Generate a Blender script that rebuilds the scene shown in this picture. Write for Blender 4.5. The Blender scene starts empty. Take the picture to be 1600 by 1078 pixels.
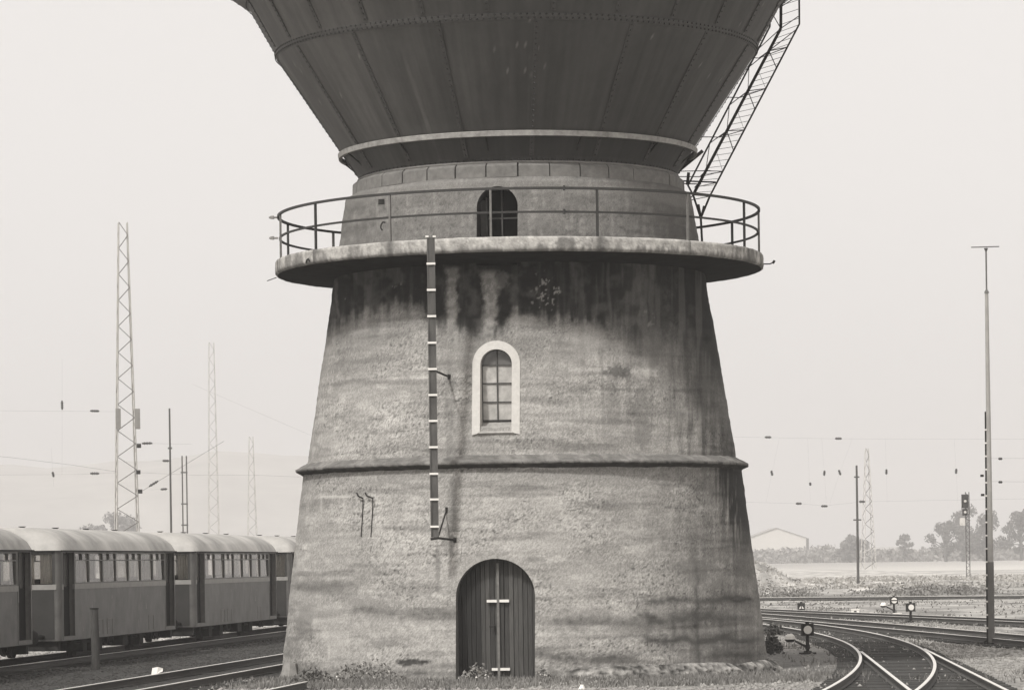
import bpy, math, random
import numpy as np
from mathutils import Vector, Matrix

# ---------------------------------------------------------------- camera, sky, sun, exposure
SC = bpy.context.scene
COL = SC.collection
ROLL = math.radians(0.8)
CR, SR = math.cos(ROLL), math.sin(ROLL)
FPX, ZC = 5200.0, 2.3                      # focal length in photo pixels, camera height
cam_d = bpy.data.cameras.new("camera")
cam = bpy.data.objects.new("camera", cam_d)
COL.objects.link(cam)
cam.matrix_world = Matrix(((CR, SR, 0, 0), (0, 0, -1, 0), (-SR, CR, 0, ZC), (0, 0, 0, 1)))
cam_d.sensor_width = 36
cam_d.lens = FPX / 1600 * 36
cam_d.shift_y = 338 / 1600
cam_d.clip_start = 1
cam_d.clip_end = 9000
SC.camera = cam

SUN_EL, SUN_AZ = math.radians(50), math.radians(-32)   # azimuth measured at the tower from the camera side, minus = left
w = bpy.data.worlds.new("World"); SC.world = w; w.use_nodes = True
nt = w.node_tree; nt.nodes.clear()
sky = nt.nodes.new("ShaderNodeTexSky"); sky.sky_type = 'NISHITA'; sky.sun_disc = False
sky.sun_elevation = SUN_EL; sky.sun_rotation = math.pi + math.radians(32)
sky.dust_density = 6; sky.air_density = 1.0
bw = nt.nodes.new("ShaderNodeRGBToBW")
mixv = nt.nodes.new("ShaderNodeMath"); mixv.operation = 'MULTIPLY_ADD'      # thin bright veil of cloud over the whole sky
mixv.inputs[1].default_value = 0.35; mixv.inputs[2].default_value = 4.15
tin = nt.nodes.new("ShaderNodeVectorMath"); tin.operation = 'SCALE'
tin.inputs[0].default_value = (1, .963, .935)
bg = nt.nodes.new("ShaderNodeBackground"); bg.inputs[1].default_value = 0.15
out = nt.nodes.new("ShaderNodeOutputWorld")
nt.links.new(sky.outputs[0], bw.inputs[0]); nt.links.new(bw.outputs[0], mixv.inputs[0])
nt.links.new(mixv.outputs[0], tin.inputs["Scale"]); nt.links.new(tin.outputs[0], bg.inputs[0])
nt.links.new(bg.outputs[0], out.inputs[0])

sd = bpy.data.lights.new("sun", 'SUN'); sd.energy = 2.6; sd.angle = math.radians(5)
sd.color = (1, .985, .965)
so = bpy.data.objects.new("sun", sd); COL.objects.link(so)
sv = Vector((math.sin(SUN_AZ) * math.cos(SUN_EL), -math.cos(SUN_AZ) * math.cos(SUN_EL), math.sin(SUN_EL)))
so.rotation_euler = sv.to_track_quat('Z', 'Y').to_euler()
so.location = sv * 100
SC.view_settings.view_transform = 'Standard'; SC.view_settings.look = 'None'
SC.view_settings.exposure = 0.25; SC.view_settings.gamma = 1
SC.render.engine = 'CYCLES'
SC.cycles.max_bounces = 6; SC.cycles.diffuse_bounces = 3; SC.cycles.transparent_max_bounces = 12
SC.cycles.volume_bounces = 0
SC.cycles.use_denoising = True

# ---------------------------------------------------------------- helpers
rng = np.random.RandomState(7)
random.seed(7)
R_ = math.radians

def P(x, y, d):                             # photo pixel at distance d -> world point
    u, v = x - 800, y - 877
    return Vector(((CR*u - SR*v) * d / FPX, d, ZC - (SR*u + CR*v) * d / FPX))
def G(x, y, z=0.0):                         # photo pixel on the level z -> world point
    u, v = x - 800, y - 877
    d = (ZC - z) * FPX / (SR*u + CR*v)
    return Vector(((CR*u - SR*v) * d / FPX, d, z))
def proj(X, Y, Z):                          # numpy: world -> photo pixel
    a = X * FPX / Y; b = (ZC - Z) * FPX / Y
    return 800 + CR*a + SR*b, 877 - SR*a + CR*b

_tab = np.random.RandomState(3).rand(256, 256)
def vn(x, y, seed=0):
    xi = np.floor(x).astype(int); yi = np.floor(y).astype(int)
    fx = x - xi; fy = y - yi
    fx = fx*fx*(3-2*fx); fy = fy*fy*(3-2*fy)
    o = seed * 37
    def t(i, j): return _tab[(i + o) & 255, (j + 3*o) & 255]
    return (t(xi, yi)*(1-fx) + t(xi+1, yi)*fx)*(1-fy) + (t(xi, yi+1)*(1-fx) + t(xi+1, yi+1)*fx)*fy
def fbm(x, y, oc=4, seed=0):
    s = 0; a = .5; n = 0
    for k in range(oc):
        s = s + a*vn(x*2**k, y*2**k, seed+k); n += a; a *= .55
    return s / n
def ss(a, b, x):
    t = np.clip((x-a)/(b-a), 0, 1); return t*t*(3-2*t)
def mix(a, b, f): return a + (b-a)*f

TINT = (1.0, .962, .895)
_mats = {}
def mat(name, v, amp=.15, scale=6, rough=.85, bump=.0, metal=0, attr=False, stretch=(1, 1, 1), tint=TINT, spec=.3, trans=0, bscale=None):
    if name in _mats: return _mats[name]
    m = bpy.data.materials.new(name); m.use_nodes = True
    n = m.node_tree.nodes; l = m.node_tree.links
    b = n["Principled BSDF"]; b.inputs["Roughness"].default_value = rough
    b.inputs["Metallic"].default_value = metal; b.inputs["Specular IOR Level"].default_value = spec
    tc = n.new("ShaderNodeTexCoord"); mp = n.new("ShaderNodeMapping"); mp.inputs["Scale"].default_value = stretch
    l.new(tc.outputs["Object"], mp.inputs[0])
    nz = n.new("ShaderNodeTexNoise"); nz.inputs["Scale"].default_value = scale; nz.inputs["Detail"].default_value = 6
    nz.inputs["Roughness"].default_value = .65
    l.new(mp.outputs[0], nz.inputs["Vector"])
    mr = n.new("ShaderNodeMapRange"); mr.inputs[1].default_value = .25; mr.inputs[2].default_value = .75
    mr.inputs[3].default_value = 1-amp; mr.inputs[4].default_value = 1+amp
    l.new(nz.outputs[0], mr.inputs[0])
    mu = n.new("ShaderNodeMath"); mu.operation = 'MULTIPLY'; mu.inputs[1].default_value = v
    l.new(mr.outputs[0], mu.inputs[0])
    if attr:
        at = n.new("ShaderNodeAttribute"); at.attribute_name = "alb"; l.new(at.outputs["Fac"], mu.inputs[1])
    sc = n.new("ShaderNodeVectorMath"); sc.operation = 'SCALE'; sc.inputs[0].default_value = tint
    l.new(mu.outputs[0], sc.inputs["Scale"]); l.new(sc.outputs[0], b.inputs["Base Color"])
    if bump:
        bp = n.new("ShaderNodeBump"); bp.inputs["Strength"].default_value = bump; bp.inputs["Distance"].default_value = .03
        if bscale:
            n2 = n.new("ShaderNodeTexNoise"); n2.inputs["Scale"].default_value = bscale; n2.inputs["Detail"].default_value = 5
            l.new(mp.outputs[0], n2.inputs["Vector"]); l.new(n2.outputs[0], bp.inputs["Height"])
        else: l.new(nz.outputs[0], bp.inputs["Height"])
        l.new(bp.outputs[0], b.inputs["Normal"])
    if trans:
        tr = n.new("ShaderNodeBsdfTransparent"); mx = n.new("ShaderNodeMixShader"); mx.inputs[0].default_value = trans
        l.new(b.outputs[0], mx.inputs[1]); l.new(tr.outputs[0], mx.inputs[2])
        l.new(mx.outputs[0], n["Material Output"].inputs[0])
    _mats[name] = m; return m

def tag(o, label=None, cat=None, group=None, kind=None):
    if label: o["label"] = label
    if cat: o["category"] = cat
    if group: o["group"] = group
    if kind: o["kind"] = kind
    return o
def thing(name, label, cat, loc=(0, 0, 0), rz=0, group=None):
    o = bpy.data.objects.new(name, None); COL.objects.link(o); o.empty_display_size = .3
    o.location = loc; o.rotation_euler = (0, 0, rz)
    return tag(o, label, cat, group)
def copy_tree(o, parent=None):
    c = o.copy(); COL.objects.link(c); c.parent = parent
    for ch in [x for x in COL.objects if x.parent == o]: copy_tree(ch, c)
    return c

class MB:
    def __init__(s): s.v = []; s.f = []
    def add(s, vs, fs):
        k = len(s.v); s.v += [tuple(p) for p in vs]; s.f += [tuple(i+k for i in f) for f in fs]
    def box(s, x0, x1, y0, y1, z0, z1, rot=None, at=None):
        vs = [Vector((x, y, z)) for z in (z0, z1) for y in (y0, y1) for x in (x0, x1)]
        if rot is not None: vs = [rot @ p for p in vs]
        if at is not None: vs = [p + Vector(at) for p in vs]
        s.add(vs, [(0, 2, 3, 1), (4, 5, 7, 6), (0, 1, 5, 4), (2, 6, 7, 3), (0, 4, 6, 2), (1, 3, 7, 5)])
    def tube(s, a, b, r, n=6, r2=None, caps=True):
        a = Vector(a); b = Vector(b); r2 = r if r2 is None else r2
        d = (b-a)
        if d.length < 1e-6: return
        q = d.to_track_quat('Z', 'Y')
        vs = []
        for p, rr in ((a, r), (b, r2)):
            for k in range(n):
                t = 2*math.pi*(k+.5)/n
                vs.append(p + q @ Vector((rr*math.cos(t), rr*math.sin(t), 0)))
        fs = [(k, (k+1) % n, n+(k+1) % n, n+k) for k in range(n)]
        if caps: fs += [tuple(range(n))[::-1], tuple(range(n, 2*n))]
        s.add(vs, fs)
    def path(s, pts, r, n=6):
        for a, b in zip(pts[:-1], pts[1:]): s.tube(a, b, r, n)
    def sweep(s, pts, sec, closed=False):     # rectangular-ish section swept along pts, section coords (side, up)
        pts = [Vector(p) for p in pts]; m = len(sec); vs = []
        N = len(pts)
        for i, p in enumerate(pts):
            if closed: t = pts[(i+1) % N] - pts[i-1]
            else: t = pts[min(i+1, N-1)] - pts[max(i-1, 0)]
            t.z = 0; t.normalize(); side = Vector((t.y, -t.x, 0))
            for a, b in sec: vs.append(p + side*a + Vector((0, 0, b)))
        fs = []
        for i in range(N if closed else N-1):
            j = (i+1) % N
            for k in range(m):
                fs.append((i*m+k, i*m+(k+1) % m, j*m+(k+1) % m, j*m+k))
        if not closed: fs += [tuple(range(m))[::-1], tuple((N-1)*m+k for k in range(m))]
        s.add(vs, fs)
    def lathe(s, prof, n=96, cx=0, cy=0, a0=0, a1=2*math.pi):
        full = abs(a1-a0-2*math.pi) < 1e-6
        m = len(prof); k0 = len(s.v); cnt = n if full else n+1
        for i in range(cnt):
            t = a0+(a1-a0)*i/n
            for r, z in prof: s.v.append((cx+r*math.sin(t), cy-r*math.cos(t), z))
        for i in range(n):
            j = (i+1) % cnt
            for k in range(m-1):
                s.f.append((k0+i*m+k, k0+j*m+k, k0+j*m+k+1, k0+i*m+k+1))
    def build(s, name, material, parent=None, smooth=False, off=None):
        me = bpy.data.meshes.new(name)
        v = s.v
        if off is not None: v = [(p[0]-off[0], p[1]-off[1], p[2]-off[2]) for p in v]
        me.from_pydata(v, [], s.f); me.update()
        if smooth: me.polygons.foreach_set("use_smooth", [True]*len(me.polygons))
        me.materials.append(material)
        o = bpy.data.objects.new(name, me); COL.objects.link(o)
        if parent: o.parent = parent
        return o

def np_mesh(name, verts, faces, material, parent=None, alb=None, smooth=True, k=4):
    me = bpy.data.meshes.new(name)
    nv, nf = len(verts), len(faces)
    me.vertices.add(nv); me.vertices.foreach_set("co", np.ascontiguousarray(verts, dtype=np.float32).ravel())
    me.loops.add(nf*k); me.loops.foreach_set("vertex_index", np.ascontiguousarray(faces, dtype=np.int32).ravel())
    me.polygons.add(nf); me.polygons.foreach_set("loop_start", np.arange(nf, dtype=np.int32)*k)
    if smooth: me.polygons.foreach_set("use_smooth", np.ones(nf, dtype=bool))
    me.update(calc_edges=True); me.validate()
    if alb is not None:
        a = me.attributes.new("alb", 'FLOAT', 'POINT'); a.data.foreach_set("value", np.asarray(alb, dtype=np.float32).ravel())
    me.materials.append(material)
    o = bpy.data.objects.new(name, me); COL.objects.link(o)
    if parent: o.parent = parent
    return o
def grid_faces(n, m, wrap=False):
    i = np.arange(n if wrap else n-1)[:, None]; j = np.arange(m-1)[None, :]
    i2 = (i+1) % n
    return np.stack([i*m+j, i2*m+j, i2*m+j+1, i*m+j+1], -1).reshape(-1, 4)

# materials
M_con = mat("weathered concrete", .3, .42, 60, .92, .13, attr=True, spec=.15, bscale=22)
M_slab = mat("bright concrete edge", .3, .22, 20, .9, .4, attr=True, spec=.15, bscale=26)
M_tank = mat("riveted painted steel", .1, .10, 9, .62, .1, attr=True, stretch=(1, 1, .25), spec=.35)
M_soff = mat("dark soffit", .02, .5, 3, .95, .2, spec=.05)  # even near-black tone for the slab's underside and deck
M_rail = mat("rusty rail iron", .035, .3, 20, .7, .1)
M_iron = mat("dark iron", .03, .3, 14, .8, spec=.12)
M_pale = mat("pale galvanised steel", .33, .15, 8, .6)
M_wht = mat("white enamel", .72, .08, 14, .5)
M_stone = mat("light window stone", .52, .12, 12, .85, .2)
M_black = mat("black void", .012, .1, 4, .9)
M_board = mat("weathered door boards", .055, .45, 9, .8, .4, stretch=(9, 9, .35))
M_wood = mat("grey weathered wood", .065, .4, 10, .9, .3, stretch=(4, 4, .5))
M_sleep = mat("tarred sleeper wood", .045, .35, 9, .9, .3)
M_railtop = mat("worn bright rail head", .62, .08, 30, .35, spec=.6)
M_railside = mat("rusty rail web", .07, .3, 20, .8)
M_glassw = mat("whitewashed window pane", .40, .35, 6, .35, spec=.5)
M_glassd = mat("dark window pane", .10, .4, 4, .25, spec=.6)
M_leaf = mat("leaf", .12, .6, .6, .7)
M_leafd = mat("weed leaf", .13, .5, 8, .7)
M_flower = mat("pale weed flowers", .55, .2, 20, .8)
M_grass = mat("dry grass", .17, .45, 1.5, .8)
M_bark = mat("bark", .08, .3, 5, .9)
M_gravel = mat("ballast stones", .25, .55, 9, .9)

# ---------------------------------------------------------------- ground
def ground_z(x, y):
    return (fbm(x*.35, y*.35, 3, 5)-.5)*.07 - .02
xs = np.unique(np.concatenate([np.linspace(-3500, -60, 14), np.linspace(-60, -14, 24), np.linspace(-14, 16, 270), np.linspace(16, 60, 40), np.linspace(60, 3500, 14)]))
ys = np.unique(np.concatenate([np.linspace(-60, 48, 30), np.linspace(48, 100, 300), np.linspace(100, 220, 260), np.linspace(220, 520, 60), np.linspace(520, 6000, 20)]))
XX, YY = np.meshgrid(xs, ys, indexing='ij')
near = ss(30, 48, YY)*(1-ss(230, 300, YY))*(1-ss(30, 60, np.abs(XX)))
ZZ = ground_z(XX, YY)*near
# light spoil heaps and uneven embankment beyond the tracks
ZZ += 1.7*np.exp(-(((XX-19)/2.6)**2+((YY-262)/9)**2))*(.75+.5*fbm(XX*1.1, YY*.5, 3, 66)) + .5*ss(215, 232, YY)*ss(4, 12, XX)*(1-ss(240, 330, YY))*fbm(XX*.12, YY*.05, 3, 2)
px, py = proj(XX, np.maximum(YY, 5), ZZ)
n1 = fbm(XX*.25, YY*.12, 5, 11); n2 = fbm(XX*1.7, YY*1.1, 4, 21); n3 = fbm(XX*5, YY*3, 3, 31)
alb = .26 + (n1-.5)*.16
left = 1-ss(-6.5, -4.2, XX - (YY-70)*.11)
cinder = ss(-11.8, -10.6, XX-.12*(YY-72)+.35*(n2-.5)) * (1-ss(-5.4, -4.7, XX-.12*(YY-72)+.6*(n2-.5)))
alb = mix(alb, .036+.03*(n2-.5), cinder*(1-ss(140, 170, YY)))
rt = np.hypot(XX-.24, YY-70); alb = mix(alb, .11, .75*ss(5.9, 5.3, rt+.5*(n2-.5)))  # contact shade round the tower foot, painted into the ground colour
undert = ss(-14.2, -13.6, XX-.108*(YY-72))*(1-ss(-10.8, -10.4, XX-.108*(YY-72)))
alb = mix(alb, .035, undert*.9)  # shade under the train, painted into the ground colour
beyond = 1-ss(-14.6, -14.0, XX-.108*(YY-72)+.5*(n2-.5))
alb = mix(alb, .34+.12*(n2-.5), beyond)
# turnout interior, and the tower's shadow painted into the ground right of it
dk = ss(5.0, 5.8, XX-.02*(YY-60)+.8*(n2-.5))*(1-ss(7.9, 8.7, XX-.05*(YY-70)+.8*(n1-.5)))*ss(60, 66, YY)*(1-ss(80, 87, YY+3*(n2-.5)))
alb = mix(alb, .095, dk*.8)
tk = ss(6.3, 6.8, XX+.5*(n2-.5))*(1-ss(9.0, 9.5, XX+.4*(n2-.5)))*ss(56, 60, YY)*(1-ss(76, 82, YY))
alb = mix(alb, .16, tk*.6)
alb = mix(alb, .40+.2*(n2-.5), ss(205, 225, YY+12*(n1-.5))*(1-ss(1300, 1400, YY)))
scrub = ss(.52, .64, fbm(XX*.22, YY*.06, 4, 41))
alb = mix(alb, .13, scrub*ss(185, 200, YY)*(1-ss(240, 300, YY))*.7)
n4 = fbm(XX*1.3, YY*.22, 4, 91); n5 = fbm(XX*6, YY*1.1, 3, 95)
alb = alb*(.72+.56*n3)*(.85+.3*n2)*(1+(1.9*(n4-.5)+1.5*(n5-.5))*ss(85, 110, YY))
alb = np.clip(alb, .02, .6)
M_ground = mat("cinder and gravel ground", .25, .5, 6, .95, .6, attr=True, bscale=9)
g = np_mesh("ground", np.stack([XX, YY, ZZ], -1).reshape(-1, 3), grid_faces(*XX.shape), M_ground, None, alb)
tag(g, kind="structure")
def gz(x, y):
    return float(ground_z(np.array([x]), np.array([y]))[0])

# faint hills on the horizon, left
hm = MB(); pts = []
NH = 90
for i in range(NH+1):
    x = -1300+2100*i/NH
    h = 72*math.exp(-((x+370)/230)**2)+55*math.exp(-((x+110)/150)**2)+9*math.exp(-((x-260)/170)**2)+2*math.sin(i*.7)+1.5*math.sin(i*1.9)
    pts.append((x, h))
vs = []; fs = []
for j, (yy, k) in enumerate(((1900, 0), (2050, .6), (2300, 1), (2700, .9), (3100, 0))):
    for x, h in pts: vs.append((x, yy, -2+h*k))
for j in range(4):
    for i in range(NH): fs.append((j*(NH+1)+i, j*(NH+1)+i+1, (j+1)*(NH+1)+i+1, (j+1)*(NH+1)+i))
hm.add(vs, fs)
tag(hm.build("hills", mat("wooded hillside", .34, .2, .02, .9), smooth=True), kind="structure")

# ---------------------------------------------------------------- water tower
AX, AD = .24, 70.0
T = thing("water_tower", "huge concrete railway water tower carrying a dark riveted steel tank", "water tower", (AX, AD, 0))
PHI = R_(-6.8)                                # doors and windows all face a little left of the camera
def Rlow(z): return 5.10 - .1235*(z-.1)
def Rup(z): return 4.505 - .1595*(z-4.37)
def arch_in(t, z, hw, z0, zs, rise, pad=0.):
    hw = hw+pad
    a = (np.abs(t) < hw) & (z > z0-pad) & (z <= zs)
    b = (z > zs) & ((t/hw)**2 + ((z-zs)/(rise+pad))**2 < 1)
    return a | b
def snap(t, z, hw, z0, zs, rise, pad=0.):
    hw += pad; rise += pad
    q = np.sqrt((t/hw)**2 + ((z-zs)/rise)**2)+1e-9
    t2 = np.where(z > zs, t/q, np.sign(t)*hw); z2 = np.where(z > zs, zs+(z-zs)/q, z)
    return t2, z2
DOOR = (.78, -.6, 1.62, .74)
WIN = (.305, 5.03, 6.20, .30)
OPN = (.41, 8.2, 9.36, .42)

phi = np.concatenate([np.arange(-105, 105.01, .31), np.arange(109, 252, 3.4)])*math.pi/180
def wall_part(name, z0, z1, dz, Rf, holes, paint, relief):
    zz = np.arange(z0, z1+dz*.5, dz); zz[-1] = z1
    F, Z = np.meshgrid(phi, zz, indexing='ij')
    F = F.copy(); Z = Z.copy()
    keep = np.ones((len(phi), len(zz)-1), bool)
    for (hw, a0, zs, rise, pad) in holes:
        R0 = Rf(Z); t = R0*np.sin(F-PHI); fr = np.cos(F-PHI) > 0
        ins = arch_in(t, Z, hw, a0, zs, rise, pad) & fr
        n = len(phi)
        c = (ins.astype(int) + np.roll(ins, -1, 0)); c = c[:, :-1]+c[:, 1:]
        rem = c >= 2
        keep &= ~rem
        # vertices that touch both a removed and a kept face are pulled onto the outline
        rf = np.zeros(Z.shape, bool); kf = np.zeros(Z.shape, bool)
        for di in (0, 1):
            for dj in (0, 1):
                rr = np.roll(rem, di, 0); kk = np.roll(~rem, di, 0)
                rf[:, dj:dj+rem.shape[1]] |= rr; kf[:, dj:dj+rem.shape[1]] |= kk
        b = rf & kf
        t2, z2 = snap(t, Z, hw, a0, zs, rise, pad)
        Z = np.where(b, z2, Z)
        F = np.where(b, PHI+np.arcsin(np.clip(t2/Rf(z2), -1, 1)), F)
    Rr = Rf(Z)
    U = F*4.6
    rel = relief(U, Z)
    for (hw, a0, zs, rise, pad) in holes:
        t = Rr*np.sin(F-PHI); q = np.maximum(np.abs(t)/(hw+pad), 0); 
        nearh = (1-ss(hw+pad, hw+pad+.12, np.abs(t)))*(1-ss(zs+rise+pad, zs+rise+pad+.12, Z))*(Z > a0-.2)*(np.cos(F-PHI) > 0)
        rel = rel*(1-nearh)
    Rr = Rr+rel
    X = AX+Rr*np.sin(F); Y = AD-Rr*np.cos(F)
    a = paint(F, Z, U, *proj(X, Y, Z))
    V = np.stack([X-AX, Y-AD, Z], -1).reshape(-1, 3)
    fc = grid_faces(len(phi), len(zz), True)[keep.reshape(-1)]
    return np_mesh(name, V, fc, M_con, T, a)

def concrete_base(U, Z, seed=0):
    a = .305 + (fbm(U*.5, Z*.9, 4, seed)-.5)*.10
    a = a + (fbm(U*.45, Z*3.2, 3, seed+9)-.5)*.09         # pours and courses
    zone = ss(.40, .62, fbm(U*.8+3, Z*1.9, 4, seed+13))     # rougher and smoother areas
    a = a*(1+(fbm(U*16, Z*24, 3, seed+4)-.5)*(.12+.22*zone))           # speckle
    a = a*(1-.26*ss(.52, .74, fbm(U*.6, Z*7.5, 3, seed+31)))*(1+.12*ss(.58, .75, fbm(U*.9, Z*11, 3, seed+38)))            # soft casting lines
    a = a*(1+.10*(vn(U*.25, Z*2.1+.3*vn(U*.5, Z*0, 4), seed+33)-.5))
    wn = np.random.RandomState(seed+50).rand(*U.shape)
    a = a*(1+(wn-.5)*(.44+.24*zone))
    pit = ss(.80, .88, vn(U*27, Z*31, seed+2))*(.25+zone*.75)
    pit2 = ss(.70, .80, fbm(U*7, Z*26, 3, seed+22))*zone
    a = a*(1+.30*(fbm(U*1.1, Z*3.2, 4, seed+41)-.5))*(1+.20*ss(.55, .7, fbm(U*3, Z*6, 3, seed+47)))
    return a*(1-.6*pit)*(1-.35*pit2)
def blob(x, y, cx, cy, rx, ry, nz, k=.6):
    return 1-ss(.6, 1.15, np.sqrt(((x-cx)/rx)**2+((y-cy)/ry)**2)+(nz-.5)*k*2)
def paint_low(F, Z, U, x, y):
    a = concrete_base(U, Z, 1)
    na = fbm(x*.05, y*.05, 4, 7); nb = fbm(x*.15, y*.15, 3, 17); st = fbm(x*.16, y*.012, 4, 27)
    a *= 1-.16*ss(40, 0, y-742)                                    # grime under the string course
    a = mix(a, .10, .45*blob(x, y, 706, 800, 7, 75, nb))  # soft shadow of the gauge board, painted into the concrete
    a = mix(a, .13, .5*blob(x, y, 684, 880, 4, 45, nb)); a = mix(a, .10, .5*blob(x, y, 699, 850, 12, 20, nb))  # thin streak, and the gauge bracket's shadow painted in
    # right flank
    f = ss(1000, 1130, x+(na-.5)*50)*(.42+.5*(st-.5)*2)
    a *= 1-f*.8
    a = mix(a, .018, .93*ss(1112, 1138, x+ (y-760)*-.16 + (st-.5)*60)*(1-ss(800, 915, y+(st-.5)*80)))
    a = mix(a, .36, .6*ss(.60, .74, st)*ss(1090, 1120, x)*(1-ss(1150, 1165, x))*(1-ss(830, 900, y)))
    a = mix(a, .30, .5*ss(.50, .66, st)*ss(1150, 1170, x)*ss(880, 930, y)*(1-ss(1000, 1020, y)))
    for (x0, x1, yc, h, s) in ((1000, 1180, 938, 5, .5), (1060, 1140, 958, 3, .25), (990, 1150, 966, 8, .55), (860, 1010, 972, 9, .35), (1015, 1190, 999, 6, .6), (840, 1000, 1022, 8, .45), (1100, 1190, 1020, 8, .45), (560, 720, 955, 8, .35), (470, 560, 915, 7, .25)):
        yy = yc + (fbm(x*.03, y*0+yc, 3, 5)-.5)*18 - .0*x
        band = np.exp(-np.abs((y-yy)/(h*1.25))**1.5)*(.45+.9*na)*ss(x0-25, x0+25, x+(nb-.5)*40)*(1-ss(x1-25, x1+25, x+(nb-.5)*40))
        a = mix(a, .07, np.clip(1.9*s*band*(.6+.8*nb), 0, .95))
    for (xc, y0, y1, wd, s) in ((1010, 960, 1010, 4, .35), (1052, 962, 1000, 3, .45), (1091, 880, 1040, 3.0, .6), (1128, 955, 1010, 3, .4), (1088, 830, 900, 9, .25)):
        xx = xc+(fbm(y*.05, x*0+xc, 3, 3)-.5)*12+(y-980)*.03
        a = mix(a, .06, np.clip(1.5*s*(.3+nb), 0, .8)*np.exp(-np.abs((x-xx)/(wd*1.3))**1.5)*ss(y0-8, y0+8, y)*(1-ss(y1-8, y1+8, y)))
    for (cx, cy, rx, ry, v, s) in ((476, 975, 17, 26, .12, .55), (458, 1010, 16, 22, .13, .5), (600, 1006, 34, 7, .14, .55), (644, 1034, 27, 6, .03, .95), (655, 1051, 12, 3, .04, .8),
                                   (520, 1000, 22, 24, .42, .35), (590, 940, 60, 9, .20, .4), (835, 874, 22, 4, .12, .6), (1155, 935, 22, 5, .06, .8), (900, 925, 40, 60, .36, .2), (500, 960, 60, 20, .36, .3),
                                   (835, 1022, 30, 9, .12, .5), (960, 1031, 60, 5, .10, .6), (1085, 890, 32, 26, .14, .5), (700, 1040, 40, 5, .14, .5), (860, 820, 30, 60, .36, .25)):
        a = mix(a, v, s*blob(x, y, cx, cy, rx, ry, nb))
    for (x0, x1, yc) in ((498, 545, 776),):
        a = mix(a, .5, .75*np.exp(-((y-yc)/1.6)**2)*ss(x0-2, x0+2, x)*(1-ss(x1-2, x1+2, x)))
    for xc in (502, 537): a = mix(a, .46, .5*np.exp(-((x-xc)/1.6)**2)*ss(772, 778, y)*(1-ss(795, 810, y)))
    a = mix(a, .52, .6*np.exp(-((x-514)/1.8)**2)*ss(1004, 1010, y)*(1-ss(1028, 1034, y)))
    a = mix(a, .10, .55*ss(1030, 1052, y+(nb-.5)*34))                    # splashed foot
    return np.clip(a, .02, .62)
YE = [(500, 512), (520, 505), (545, 487), (575, 474), (620, 466), (660, 470), (680, 492), (700, 500), (725, 508), (745, 510), (780, 505), (800, 478), (830, 478), (870, 486), (900, 494), (940, 500), (970, 516), (995, 545), (1030, 545), (1050, 525), (1075, 540), (1110, 575)]
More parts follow.
